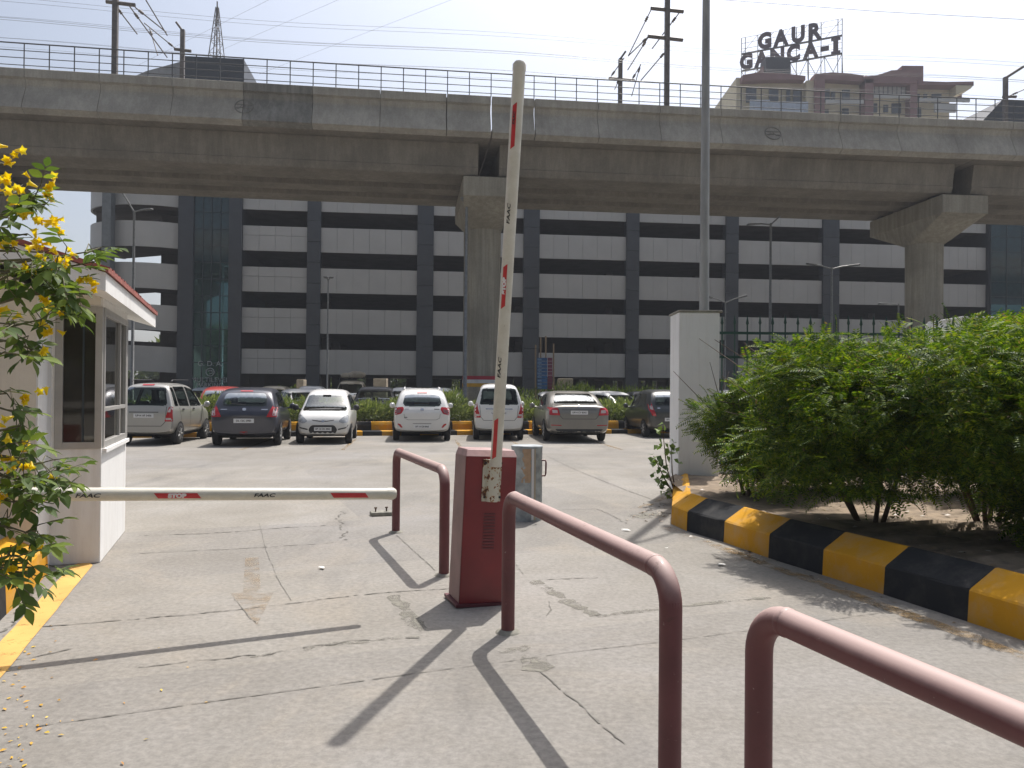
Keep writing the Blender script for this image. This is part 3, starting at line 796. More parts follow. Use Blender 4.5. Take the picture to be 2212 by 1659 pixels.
# overhead line masts
def mast(s, n_, h, arms, label, w=0.13):
    b = vp(s, n_, 15.6); t = (vp(s + .3) - vp(s - .3)).normalized(); nn = Vector((-t.y, t.x, 0))
    o = thing('overhead_line_mast', label, 'mast', b, group='overhead line masts on the viaduct')
    m = MB(); rot = Matrix((t, nn, Vector((0, 0, 1)))).transposed()
    m.box(b + Vector((0, 0, h / 2)), (w * 1.8, w * 1.8, h), rot); m.build('mast_pole', MT['mast'], o)
    for (u0, v0, u1, v1, hh) in arms:
        m = MB(); a = b + t * u0 + nn * v0 + Vector((0, 0, hh[0])); c = b + t * u1 + nn * v1 + Vector((0, 0, hh[1]))
        if hh[2] > 0.06: 
            d = (c - a).normalized(); m.tube([a, c], hh[2], 6)
            m.build('cross_arm', MT['mast'], o)
        else:
            m.tube([a, c], hh[2], 6)
            m.lathe(a.lerp(c, 0.18), [(0.02, -.16), (0.075, -.12), (0.05, -.06), (0.08, 0), (0.05, .06), (0.075, .12), (0.02, .16)], 8, (c - a).normalized())
            m.build('insulator_strut', MT['mast'], o)
    return o
def hpx(py, s, n_): # height (above 15.6) of pixel row at that path point
    b = vp(s, n_, 0); return (842 + RHO * (proj(b)[0] - W2) - py) * b.y / F + EYE.z - 15.6
def ux(px, s, n_):
    b = vp(s, n_, 16); return (px - proj(b)[0]) * b.y / F
def mast_px(px, n_, top, arms, label, w=0.13):
    s = s_of_px(px, n_, 17)
    A_ = []
    for x0, y0, x1, y1, r_, v0, v1 in arms:
        A_.append((ux(x0, s, n_), v0, ux(x1, s, n_), v1, (hpx(y0, s, n_), hpx(y1, s, n_), r_)))
    return mast(s, n_, hpx(top, s, n_), A_, label, w)
mast_px(247, 0.4, -60, [(228, 2, 288, 5, 0.09, 0, 0), (276, 8, 328, 75, 0.03, 0, 2.2), (248, 10, 276, 45, 0.03, 0, 1.2), (288, 10, 327, 20, 0.03, 0, 2.0), (228, -45, 290, -42, 0.09, 0, 0), (290, -40, 330, 28, 0.03, 0, 2)],
        'tall grey mast at the left end of the parapet, cut by the frame top')
mast_px(1441, 0.4, -40, [(1403, 17, 1476, 20, 0.10, 0, 0), (1397, 78, 1475, 82, 0.10, 0, 0), (1403, 22, 1378, 84, 0.03, 0, 2.2), (1466, 24, 1425, 77, 0.03, 0, 1.5), (1398, 79, 1378, 84, 0.03, 0, 2.2), (1397, 82, 1377, 116, 0.03, 0, 2.2), (1440, 105, 1408, 138, 0.03, 0, 2.2)],
        'tall mast with two cross arms rising beside the lamp pole')
mast_px(392, 9.4, 62, [(393, 66, 378, 46, 0.07, 0, 0), (375, 105, 410, 107, 0.09, 0, 0), (378, 104, 335, 85, 0.03, 0, -2), (335, 80, 362, 150, 0.03, -1, -2)],
        'short mast with bent top standing over the dark roof block')
mast_px(1338, 9.4, 125, [(1337, 127, 1350, 108, 0.07, 0, 0), (1313, 168, 1370, 170, 0.09, 0, 0), (1318, 164, 1338, 137, 0.03, 0, -1), (1366, 166, 1374, 150, 0.03, 0, -1), (1374, 148, 1364, 205, 0.03, -1, 0), (1335, 172, 1318, 205, 0.03, 0, -1)],
        'short mast with small cross arm left of the tall mast')
mast_px(2172, 9.4, 165, [(2172, 166, 2212, 140, 0.10, 0, 0), (2165, 208, 2196, 206, 0.09, 0, 0), (2180, 205, 2230, 185, 0.03, 0, -1)],
        'short mast with long bent arm at the right end of the viaduct')
# overhead wires following the track
for n_, hh, r_ in ((3.2, 20.75, .007), (3.2, 19.62, .009), (6.8, 21.3, .007), (6.8, 20.15, .007), (2.2, 19.3, .008), (8.6, 20.9, .006), (7.4, 19.9, .006), (3.0, 20.45, .007)):
    m = MB(); m.tube([vp(-52 + 104 * i / 48, n_, hh + 0.12 * math.cos(i / 48 * 2 * math.pi * 4)) for i in range(49)], r_, 5)
    tag(m.build('overhead_wire', MT['wire']), 'thin overhead wire strung along the viaduct against the sky', 'wire', 'overhead wires above the tracks')
for a, b in (((1010, -120), (380, 150)), ((1180, -80), (560, 160)), ((700, -60), (300, 140))):
    m = MB(); m.tube([P(a[0], a[1], 70), P(b[0], b[1], 95)], 0.010, 5)
    tag(m.build('power_line', MT['wire']), 'thin power line slanting down to the left across the sky', 'wire', 'slanting power lines')
m = MB(); m.tube([P(1500, -5, 60), P(1900, 25, 62), P(2300, 47, 64)], 0.018, 5)
tag(m.build('power_line', MT['wire']), 'single dark cable passing above the rooftop letter sign', 'wire')

# ------------------------------------------------------------------ multilevel parking building
FA = 0.11; FY0 = 64.0
fd = Vector((1, FA, 0)).normalized(); fn = Vector((-fd.y, fd.x, 0))  # fn points away
def fpt(px, py=640):     # point on the facade plane seen at a pixel, returned as distance u along the facade
    d = ray(px, py); # EYE + d t : y = FY0 + FA x
    t = FY0 / (d.y - FA * d.x); p = EYE + d * t
    return (p - Vector((0, FY0, 0))).dot(fd), p.z
FO = Vector((0, FY0, 0))
def fb(u, n_, z): return FO + fd * u + fn * n_ + Vector((0, 0, z))
FR = Matrix((fd, fn, Vector((0, 0, 1)))).transposed()
def fbox(mb, u0, u1, n0, n1, z0, z1, mi=0):
    mb.box(fb((u0 + u1) / 2, (n0 + n1) / 2, (z0 + z1) / 2), (u1 - u0, n1 - n0, z1 - z0), FR, mi)
bld = thing('parking_building', 'large multilevel car park with pale bands and charcoal columns behind the viaduct', 'building', FO)
cols_px = [(663, 692), (900.5, 935.5), (1130, 1164), (1351.5, 1379), (1566, 1593), (1775, 1810), (1982, 2010)]
ucol = [(fpt(a)[0], fpt(b)[0]) for a, b in cols_px]
uT0, uT1 = fpt(386)[0], fpt(523)[0]
uG0, uG1 = fpt(419)[0], fpt(495)[0]
uS0 = fpt(2129)[0]; uS1 = uS0 + 9.5
bays = []
edges = [uT1] + [v for c in ucol for v in c] + [uS0]
for i in range(0, len(edges), 2): bays.append((edges[i], edges[i + 1]))
BZ = [(2.6 + 3.19 * k, 4.53 + 3.19 * k) for k in range(6)]
BD = 34.0
for (a, b) in ucol:
    m = MB()
    for k in range(13):
        fbox(m, a, b, -0.22, 0.6, 1.62 * k + 0.01, 1.62 * k + 1.6)
    m.build('charcoal_column', MT['clad'], bld)
for i, (a, b) in enumerate(bays):
    for k, (z0, z1) in enumerate(BZ):
        m = MB(); n_ = 6 if i else 4; w = (b - a) / n_
        for q in range(n_):
            o_ = random.uniform(0, 0.004)
            if i == 0:
                zc = z0 + 0.62 * (z1 - z0)
                fbox(m, a + w * q + .009, a + w * (q + 1) - .009, o_, 0.12, z0, zc - .012)
                fbox(m, a + w * q + .009, a + w * (q + 1) - .009, o_, 0.12, zc + .012, z1)
            else: fbox(m, a + w * q + .009, a + w * (q + 1) - .009, o_, 0.12, z0, z1)
        m.build('parapet_band', MT['band'], bld)
uB0, uB1 = uT1, uS0
for k, (z0, z1) in enumerate(BZ):
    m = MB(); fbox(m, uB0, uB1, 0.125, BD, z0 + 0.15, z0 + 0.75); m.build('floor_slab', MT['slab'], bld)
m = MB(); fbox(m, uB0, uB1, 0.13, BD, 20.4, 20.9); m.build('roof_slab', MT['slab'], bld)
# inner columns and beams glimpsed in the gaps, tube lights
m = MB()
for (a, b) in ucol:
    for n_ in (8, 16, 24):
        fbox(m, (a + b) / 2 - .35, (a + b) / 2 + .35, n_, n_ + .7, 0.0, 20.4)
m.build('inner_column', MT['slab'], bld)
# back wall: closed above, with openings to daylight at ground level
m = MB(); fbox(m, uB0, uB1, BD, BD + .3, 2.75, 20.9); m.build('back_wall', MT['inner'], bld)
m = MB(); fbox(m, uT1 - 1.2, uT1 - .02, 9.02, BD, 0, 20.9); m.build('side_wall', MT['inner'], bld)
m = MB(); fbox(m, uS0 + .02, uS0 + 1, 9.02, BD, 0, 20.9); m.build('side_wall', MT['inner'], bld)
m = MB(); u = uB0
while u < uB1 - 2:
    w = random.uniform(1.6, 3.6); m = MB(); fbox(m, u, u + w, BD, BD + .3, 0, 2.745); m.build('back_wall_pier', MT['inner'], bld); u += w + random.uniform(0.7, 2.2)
# lettered glass stair tower
m = MB(); fbox(m, uT0, uG0, -0.35, 9, 0, 26.9); fbox(m, uG1, uT1, -0.35, 9, 0, 26.9)
fbox(m, uG0, uG1, 0.2, 9, 0, 26.9); fbox(m, uG0, uG1, -0.35, 0.2, 16.4, 26.9)
m.build('stair_tower', MT['clad'], bld)
m = MB(); fbox(m, uG0 + .02, uG1 - .02, -0.12, 0.0, 0.0, 11.2); gl = m.build('tower_glazing', MT['tower_glass'], bld)
m = MB(); fbox(m, uG0 + .02, uG1 - .02, -0.12, 0.0, 11.21, 16.38); m.build('tower_upper_glazing', MT['dark_glass'], bld)  # upper glazing set darker and less reflective than the lower
m = MB()
for i in range(5):
    u = uG0 + (uG1 - uG0) * i / 4; fbox(m, u - .04, u + .04, -0.17, -0.125, 0, 16.36)
for k in range(13):
    fbox(m, uG0 + .05, uG1 - .05, -0.165, -0.126, 1.29 * k + .8, 1.29 * k + .86)
m.build('mullion_grid', MT['mullion'], gl)
def ftext(txt, u, z, size, parent, n_=-0.2, thick=0.0, name='lettering', mat='letters_grey'):
    vs, fs = text_geo(txt, size, thick)
    m = MB(); m.add([fb(u + v.x, n_, z + v.y) for v in vs], fs); return m.build(name, MT[mat], parent)
uG = (uG0 + uG1) / 2
_, zg1 = fpt(454, 786); _, zg2 = fpt(454, 804); _, zg3 = fpt(454, 821); _, zg4 = fpt(454, 832)
ftext('G. D. A.', uG, zg1, 0.55, gl); ftext('MULTILEVEL', uG, zg3, 0.52, gl); ftext('PARKING', uG, zg4, 0.46, gl)
m = MB(); m.tube([fb(uG + .30 * math.cos(a), -.2, zg2 + .30 * math.sin(a)) for a in np.linspace(0, 6.283, 25)], .035, 6, False)
m.tube([fb(uG - .17, -.2, zg2 + .08), fb(uG + .15, -.2, zg2 + .12), fb(uG + .17, -.2, zg2 - .1), fb(uG - .02, -.2, zg2 - .12)], .03, 6)
m.build('emblem', MT['letters_grey'], gl)
# right tower with a sloping shoulder
m = MB()
fbox(m, uS0, uS1, -0.35, 9, 0, 22)
q = [(uS0 - 3.4, 22), (uS1, 22), (uS1, 26.8), (uS0 + 1.2, 26.8)]
vs = [fb(u, n_, z) for n_ in (-0.35, 9) for u, z in q]
m.hexa([vs[0], vs[1], vs[5], vs[4], vs[3], vs[2], vs[6], vs[7]])
m.build('stair_tower', MT['clad'], bld)
m = MB(); fbox(m, fpt(2153)[0] - .9, uS1 - 2, -.42, -.36, 9.2, 16.3); m.build('tower_upper_glazing', MT['dark_glass'], bld)  # darker, less reflective glass in the upper part here too
m = MB(); fbox(m, fpt(2153)[0] - .9, uS1 - 2, -.42, -.36, 0, 9.19); gl2 = m.build('tower_glazing', MT['tower_glass'], bld)
m = MB()
ua, ub = fpt(2153)[0] - .9, uS1 - 2
for i in range(6): u = ua + (ub - ua) * i / 5; fbox(m, u - .04, u + .04, -0.46, -0.425, 0, 16.3)
for k in range(12): fbox(m, ua, ub, -0.455, -0.426, 1.29 * k + .8, 1.29 * k + .86)
m.build('mullion_grid', MT['mullion'], gl2)
# spiral ramp at the left end
uR = (fpt(212)[0] + uT0) / 2 + 0.2; RR = (uT0 - fpt(212)[0]) / 2 + 3.2
RR = 7.2
uL = min(np.arange(-60, -20, .05), key=lambda u: abs(proj(fb(float(u), RR, 14))[0] - 211)); uL = float(uL)
rc = fb(uL + RR, RR * 0.99, 0)
a0, a1 = R(165), R(395)
def ring(mb, r_in, r_out, z_fn, th, th0, th1, k=40, mi=0):
    vs = []
    for i in range(k + 1):
        a = th0 + (th1 - th0) * i / k; z = z_fn(i / k)
        for r_, dz in ((r_out, 0), (r_out, th), (r_in, th), (r_in, 0)):
            vs.append(rc + fd * (r_ * math.cos(a)) + fn * (r_ * math.sin(a)) + Vector((0, 0, z + dz)))
    fs = []
    for i in range(k):
        for q in range(4): fs.append((i * 4 + q, i * 4 + (q + 1) % 4, (i + 1) * 4 + (q + 1) % 4, (i + 1) * 4 + q))
    mb.add(vs, fs, mi); mb.add(vs[:4], [(0, 1, 2, 3)], mi); mb.add(vs[-4:], [(0, 1, 2, 3)], mi)
for k in range(-1, 6):
    z0 = 2.75 + 3.19 * k
    m = MB(); ring(m, RR - .15, RR, lambda t: z0 + 0.55 - 0.9 * t, 1.95, R(150), R(318), 44)
    for j in range(1, 16):
        pass
    if z0 + 2 > 0.6: m.build('ramp_band', MT['band'], bld)
    m = MB(); ring(m, RR - 5.2, RR - .16, lambda t: z0 + 0.6 - 0.9 * t, 0.3, R(150), R(318), 44)
    m.build('ramp_slab', MT['slab'], bld)
for za, zb2 in ((0, 2.2), (3.4, 5.6), (7.2, 8.7), (10.5, 12.6), (13.7, 21)):
    m = MB(); ring(m, RR - .3, RR, lambda t: za, zb2 - za, R(62), R(150), 24); m.build('ramp_rear_wall', MT['slab'], bld)
m = MB(); fbox(m, uT0 - 2.6, uT0 - .05, 4.0, 9.0, 0, 20.5); m.build('ramp_rear_wall', MT['slab'], bld)
m = MB(); m.lathe(rc, [(1.1, 0), (1.1, 21)], 20); m.build('ramp_core', MT['slab'], bld)
for ang in (195, 300):
    a = R(ang); p = rc + fd * ((RR - .9) * math.cos(a)) + fn * ((RR - .9) * math.sin(a))
    m = MB(); m.box(p + Vector((0, 0, 10.5)), (0.8, 0.8, 21), FR); m.build('ramp_column', MT['slab'], bld)
uP0, uP1 = fpt(219)[0], fpt(238)[0]
m = MB(); fbox(m, uP0, uP1, -0.1, 0.8, 0, 20.8); m.build('ramp_column', simple('grey_column_paint', (0.20, 0.215, 0.22), 0.7), bld)
# sloped grey roof screen over the ramp
q = [(fpt(250)[0], 20.5), (uT0 - .02, 20.5), (uT0 - .02, fpt(394, 119)[1]), (fpt(300)[0], fpt(300, 142)[1]), (fpt(252)[0], fpt(252, 163)[1])]
m = MB(); vs = [fb(u, 1.0, z) for u, z in q] + [fb(u, 8.0, z) for u, z in q]
m.add(vs, [(0, 1, 2, 3, 4), (9, 8, 7, 6, 5)] + [(i, (i + 1) % 5, (i + 1) % 5 + 5, i + 5) for i in range(5)])
m.build('ramp_roof', simple('pale_grey_roof_sheet', (0.34, 0.345, 0.35), 0.6), bld)

# ------------------------------------------------------------------ steel lattice tower far behind
LT = P(468, 120, 95); LT.z = 0
lt = thing('lattice_tower', 'slim steel lattice tower rising behind the dark roof block', 'tower', LT)
ztop = P(468, 16, 95).z; zv = P(468, 125, 95).z
def hw(z): return 0.12 + (ztop - z) * 0.096
m = MB()
for sx in (-1, 1):
    for sy in (-1, 1):
        m.tube([LT + Vector((sx * hw(0), sy * hw(0), 0)), LT + Vector((sx * hw(ztop), sy * hw(ztop), ztop))], 0.06, 5)
z = ztop - 1.0; st = 0.9
while z > 8:
    z2 = z - st; a, b = hw(z), hw(z2)
    for sy in (-1, 1):
        m.tube([LT + Vector((-a, sy * a, z)), LT + Vector((b, sy * b, z2))], 0.03, 4)
        m.tube([LT + Vector((a, sy * a, z)), LT + Vector((-b, sy * b, z2))], 0.03, 4)
        m.tube([LT + Vector((-b, sy * b, z2)), LT + Vector((b, sy * b, z2))], 0.03, 4)
    z = z2; st = min(3.0, st * 1.18)
m.tube([LT + Vector((0, 0, zv - 3)), LT + Vector((0, 0, ztop + .7))], 0.08, 6)
m.build('lattice_frame', MT['mast'], lt)

# ------------------------------------------------------------------ apartment block with the rooftop sign
AD = 130.0
def ax(px, d=AD): return (px - W2) / F * d
def az(py, px=1850, d=AD): return (842 + RHO * (px - W2) - py) * d / F + EYE.z
apt = thing('apartment_building', 'distant yellow and maroon apartment block seen over the viaduct railing', 'building', (ax(1845), AD, 0))
def ablock(name, x0, x1, ytop, ybot, mat, d0=AD, depth=12.0, parent=None, zb=None):
    m = MB(); m.b2((ax(x0), d0, zb if zb is not None else az(ybot, (x0 + x1) / 2)), (ax(x1), d0 + depth, az(ytop, (x0 + x1) / 2)))
    return m.build(name, MT[mat], parent or apt)
ablock('wall', 1592, 1740, 158, 240, 'apt_y', AD + 1.6, 14, zb=0)
ablock('wall', 1740, 1756, 170, 240, 'apt_y', AD + .4, 14, zb=0)
ablock('wall', 1760, 1862, 158, 240, 'apt_y', AD + 1.6, 14, zb=0)
ablock('wall', 1862, 1880, 172, 240, 'apt_m', AD - .6, 14, zb=0)
ablock('wall', 1880, 1974, 172, 240, 'apt_y', AD + 1.2, 14, zb=0)
ablock('wall', 1974, 2058, 180, 240, 'apt_y', AD + 1.4, 14, zb=0)
ablock('wall', 1756, 1777, 158, 240, 'apt_m', AD - .2, 2, zb=0)
ablock('wall', 1960, 1976, 172, 240, 'apt_m', AD - .4, 2, zb=0)
def roofpoly(x0, x1, ys, mat, d0, depth):
    n_ = len(ys); m = MB(); xs_ = [x0 + (x1 - x0) * i / (n_ - 1) for i in range(n_)]
    bot = max(y for _, y in [(0, yy[1]) for yy in ys])
    top = [(ax(x_), az(yy[0], x_)) for x_, yy in zip(xs_, ys)]; low = [(ax(x_), az(yy[1], x_)) for x_, yy in zip(xs_, ys)]
    poly = low + top[::-1]; k = len(poly)
    vs = [(p[0], d0, p[1]) for p in poly] + [(p[0], d0 + depth, p[1]) for p in poly]
    m.add(vs, [tuple(range(k)), tuple(range(2 * k - 1, k - 1, -1))] + [(i, (i + 1) % k, (i + 1) % k + k, i + k) for i in range(k)])
    m.build('roof_parapet', MT[mat], apt)
roofpoly(1600, 1736, [(160, 172), (154, 171), (155, 170), (158, 170), (162, 171)], 'apt_m', AD, 15)
roofpoly(1757, 1862, [(158, 170), (154, 170), (156, 172), (161, 174)], 'apt_m', AD, 15)
roofpoly(1862, 1975, [(166, 180), (163, 180), (153, 180), (151, 181), (150, 181)], 'apt_m', AD - .6, 14)
ablock('roof_parapet', 1944, 1990, 141, 182, 'apt_m', AD - .2, 8)
roofpoly(1976, 2096, [(176, 184), (178, 185), (177, 186)], 'apt_m', AD - .6, 14)
# slanting soffit wedge at the right end
m = MB(); pq = [(2058, 184), (2096, 184), (2090, 192), (2058, 206)]
vs = [(ax(a), AD - .6, az(b, a)) for a, b in pq] + [(ax(a), AD + 10, az(b, a)) for a, b in pq]
m.add(vs, [(0, 1, 2, 3), (7, 6, 5, 4)] + [(i, (i + 1) % 4, (i + 1) % 4 + 4, i + 4) for i in range(4)]); m.build('soffit', MT['apt_y'], apt)
for (x0, x1, y0, y1, mt) in ((1613, 1655, 218, 246, 'apt_blue'), (1655, 1738, 222, 250, 'apt_blue'), (1776, 1858, 218, 226, 'apt_w'), (1977, 2086, 215, 222, 'apt_w'), (2010, 2056, 226, 245, 'apt_w'), (1880, 1958, 206, 214, 'apt_w')):
    ablock('balcony_panel', x0, x1, y0, y1, mt, AD - .9, .3)
for (x0, x1, y0, y1) in ((1612, 1634, 183, 214), (1662, 1682, 184, 214), (1700, 1708, 185, 212), (1715, 1733, 185, 216), (1778, 1794, 186, 214), (1798, 1806, 190, 212), (1822, 1838, 187, 214), (1980, 1991, 196, 214), (2000, 2007, 196, 214), (2018, 2038, 196, 214), (1885, 1898, 217, 236), (1912, 1922, 220, 236), (1930, 1950, 217, 238), (1776, 1792, 230, 246), (1822, 1836, 228, 246), (1978, 1994, 226, 246)):
    m = MB(); d_ = AD + 1.0
    m.b2((ax(x0), d_, az(y1, x0)), (ax(x1), d_ + .3, az(y0, x1))); m.build('window', MT['apt_win'], apt)
m = MB(); m.b2((ax(1881), AD + .9, az(206, 1920)), (ax(1959), AD + 1.15, az(181, 1920))); wn2 = m.build('glazed_balcony', MT['apt_w'], apt)
m = MB()
for i in range(9):
    u = 1881 + 78 * i / 8; m.b2((ax(u) - .05, AD + .82, az(206, u)), (ax(u) + .05, AD + .88, az(181, u)))
m.build('mullion_grid', MT['apt_win'], wn2)
# lower storeys, hidden from the photo's viewpoint but standing there
for k in range(12):
    zz = 3.2 * k + 1.2
    for px in (1620, 1680, 1790, 1835, 1900, 1940, 1995, 2035):
        m = MB(); m.b2((ax(px), AD + .95, zz), (ax(px + 14), AD + 1.15, zz + 1.6)); m.build('window', MT['apt_win'], apt)
for px, py, r_ in ((1883, 151, .9), (1918, 149, 1.1), (1858, 158, .9), (1988, 176, .6), (2068, 175, .5), (2076, 174, .6), (2090, 175, .5)):
    m = MB(); m.lathe((ax(px), AD + 3, az(py + 6, px)), [(r_, -1.2), (r_, 0.2), (r_ * .8, r_ * .55), (0.25, r_ * .85)], 14)
    m.build('water_tank', MT['apt_m'], apt)
m = MB(); m.b2((ax(1650, 131), AD + 1, az(168, 1670)), (ax(1703, 131), AD + 4, az(121, 1690, 131)))
m.build('stair_head', simple('dark_stair_head', (0.07, 0.075, 0.085), 0.8), apt)
m = MB(); m.hexa([Vector((ax(a), AD + y_, az(b, a))) for y_, a, b in ((1.1, 1625, 165), (1.1, 1650, 165), (4, 1650, 165), (4, 1625, 165), (1.1, 1646, 136), (1.1, 1650, 134), (4, 1650, 134), (4, 1646, 136))])
m.build('stair_head', MT['apt_m'], apt)
# sign
SL, SR = Vector((ax(1597, 144.5), 144.5, 0)), Vector((ax(1815, 136.5), 136.5, 0))
sgd = (SR - SL).normalized(); SW = (SR - SL).length
sg = thing('rooftop_sign', 'big dark letters spelling a name on a steel frame over the apartment roof', 'sign', SL + Vector((0, 0, 52)))
sn = Vector((sgd.y, -sgd.x, 0))
def letter(ch, f, z, hgt):
    vs, fs = text_geo(ch, hgt / 0.76, 0.19)
    ws = [v.x for v in vs]; sx = 0.86 if ch not in '-I' else 1.1
    cx = (min(ws) + max(ws)) / 2; zs = [v.y for v in vs]; cz = min(zs) if ch != '-' else (min(zs) + max(zs)) / 2 - hgt * .45
    c = SL + sgd * (SW * f); m = MB()
    a = [c + sgd * ((v.x - cx) * sx) + Vector((0, 0, z + v.y - cz)) + sn * 0.18 for v in vs]; b = [p - sn * 0.3 for p in a]
    nv = len(vs); m.add(a + b, fs + [tuple(i + nv for i in reversed(f_)) for f_ in fs]); 
    ed = {}
    for f_ in fs:
        for i in range(len(f_)): ed[(f_[i], f_[(i + 1) % len(f_)])] = 1
    m.add(a + b, [(i, j, j + nv, i + nv) for (i, j) in ed if (j, i) not in ed])
    if ch == 'I':
        for zz in (0, hgt - .45): m.box(c + Vector((0, 0, z + zz + .22)), (1.5, .3, .45), Matrix((sgd, -sn, Vector((0, 0, 1)))).transposed())
    m.build('letter', MT['sign_dark'], sg)
for ch, f in zip('GAUR', (.24, .405, .576, .744)): letter(ch, f, 63.1, 2.85)
for ch, f in zip('GANCA-I', (.05, .21, .372, .53, .70, .835, .94)): letter(ch, f, 60.0, 2.75)
m = MB(); fp = lambda f, z: SL + sgd * (SW * f) + Vector((0, 0, z))
for f in (0, .04, .17, .30, .43, .56, .68, .80, .96, 1.0):
    m.tube([fp(f, 53), fp(f, 65.9)], 0.07, 5)
for z in (59.85, 62.95): m.box((fp(0, z) + fp(1, z)) / 2, (SW, .5, .16), Matrix((sgd, -sn, Vector((0, 0, 1)))).transposed())
for z in (60.8, 61.8, 63.9, 64.9, 65.9): m.tube([fp(0, z), fp(1, z)], 0.045, 4)
for i in range(6):
    f0, f1 = i / 6, (i + 1) / 6
    m.tube([fp(f0, 59.85), fp(f1, 54)], .05, 4); m.tube([fp(f1, 59.85), fp(f0, 54)], .05, 4)
    m.tube([fp(f0, 62.95), fp(f1, 65.9)], .035, 4)
    m.tube([fp(f1, 59.85), fp(f1, 54) - sn * 2.2], .06, 4)
m.build('sign_frame', MT['dark_steel'], sg)

# ------------------------------------------------------------------ lamp posts
def lamp(px, pytop, y, heads, label, r_=0.07, group='street lamps in front of the car park', mat='grey_steel'):
    top = P(px, pytop, y); b = Vector((top.x, top.y, 0))
    o = thing('street_lamp', label, 'street lamp', b, group=group)
    m = MB(); m.lathe(b, [(r_ * 2, 0), (r_ * 2, .04), (r_ * 1.25, .06), (r_ * .75, top.z)], 12); m.build('lamp_post', MT[mat], o)
    for dx, dy, sz in heads:
        e = P(px + dx, pytop + dy, y - 0.3)
        m = MB(); m.tube([top - Vector((0, 0, .1)), top.lerp(e, .6) , e], r_ * .55, 8); m.build('lamp_arm', MT[mat], o)
        d = (e - top); d.normalize()
        m = MB(); rot = d.to_track_quat('X', 'Z').to_matrix()
        m.box(e + d * sz * .4, (sz, .26, .10), rot); m.build('lamp_head', MT[mat], o, bevel=.03)
    return o
lamp(290, 455, 50, [(-30, -45, .75), (24, -2, .6)], 'tall double-headed lamp post in front of the spiral ramp', .09)
lamp(709, 603, 52, [(-4, -3, .25), (5, -3, .25)], 'thin floodlight post in front of the leftmost charcoal column', .055)
lamp(1665, 482, 50, [(34, -26, .8), (-34, 2, .6)], 'tall lamp post with raised right head right of the white pillar', .09)
lamp(1797, 578, 52, [(38, -4, .7), (-36, -6, .7)], 'lamp post with two level arms beyond the spiked fence', .08)
lamp(1567, 651, 54, [(30, -8, .6), (-30, -8, .6)], 'low double-armed lamp post just beside the white pillar', .06)
lamp(1941, 656, 54, [(-28, 0, .6)], 'short single-arm lamp post left of the right-hand pier', .06)
lamp(1008, 440, 41.5, [(-4, -6, .4)], 'slim service pole standing against the middle pier', .09)
# ------------------------------------------------------------------ foreground: guard rails
RD = Vector((0.32, -0.947, 0)).normalized()
def guard_rail(name, base, length, h, label, rad=0.042, d=RD):
    o = thing(name, label, 'guard rail', base, group='maroon tubular guard rails along the lane island')
    rb = 0.13; c = Vector(base)
    pts = [c, c + Vector((0, 0, h - rb))]
    for i in range(1, 9):
        a = math.pi / 2 * i / 8
        pts.append(c + d * (rb * (1 - math.cos(a))) + Vector((0, 0, h - rb + rb * math.sin(a))))
    e = c + d * length
    for i in range(0, 9):
        a = math.pi / 2 * i / 8
        pts.append(e - d * (rb * (1 - math.sin(a))) + Vector((0, 0, h - rb + rb * math.cos(a))))
    pts.append(e)
    i0, i1 = 2, len(pts) - 2
    m = MB(); m.tube(pts[:3], rad, 24); m.build('post', MT['rail'], o)
    m = MB(); m.tube(pts[-3:], rad, 24); m.build('post', MT['rail'], o)
    m = MB(); m.tube(pts[1:-1], rad * 1.003, 24); m.build('top_rail', MT['rail'], o)
    for p, q in ((pts[9], d), (pts[-10], d)):
        m = MB(); m.lathe(p - q * .012, [(rad * 1.0, 0), (rad * 1.05, .006), (rad * 1.05, .018), (rad, .024)], 24, q); m.build('weld_seam', MT['rail'], o)
    for q in (c, e):
        m = MB(); m.lathe(q, [(rad * 1.9, 0), (rad * 1.7, .012), (rad * 1.05, .02)], 18); m.build('mortar_collar', MT['patch'], o)
    return o
A1 = G(855, 1150); A2 = G(959, 1243)
guard_rail('guard_rail', A1, (A2 - A1).length, 0.855, 'farthest short maroon guard rail, left of the barrier cabinet', d=(A2 - A1).normalized())
B1 = G(1097, 1366); B2 = P(1449, 1300, 2.92); B2.z = 0
guard_rail('guard_rail', B1, (B2 - B1).length, 0.855, 'middle maroon guard rail starting just in front of the cabinet', d=(B2 - B1).normalized())
C1 = P(1640, 1345, 2.48); C1.z = 0
guard_rail('guard_rail', C1, 2.1, 0.84, 'nearest thick maroon guard rail running out of the lower right corner')

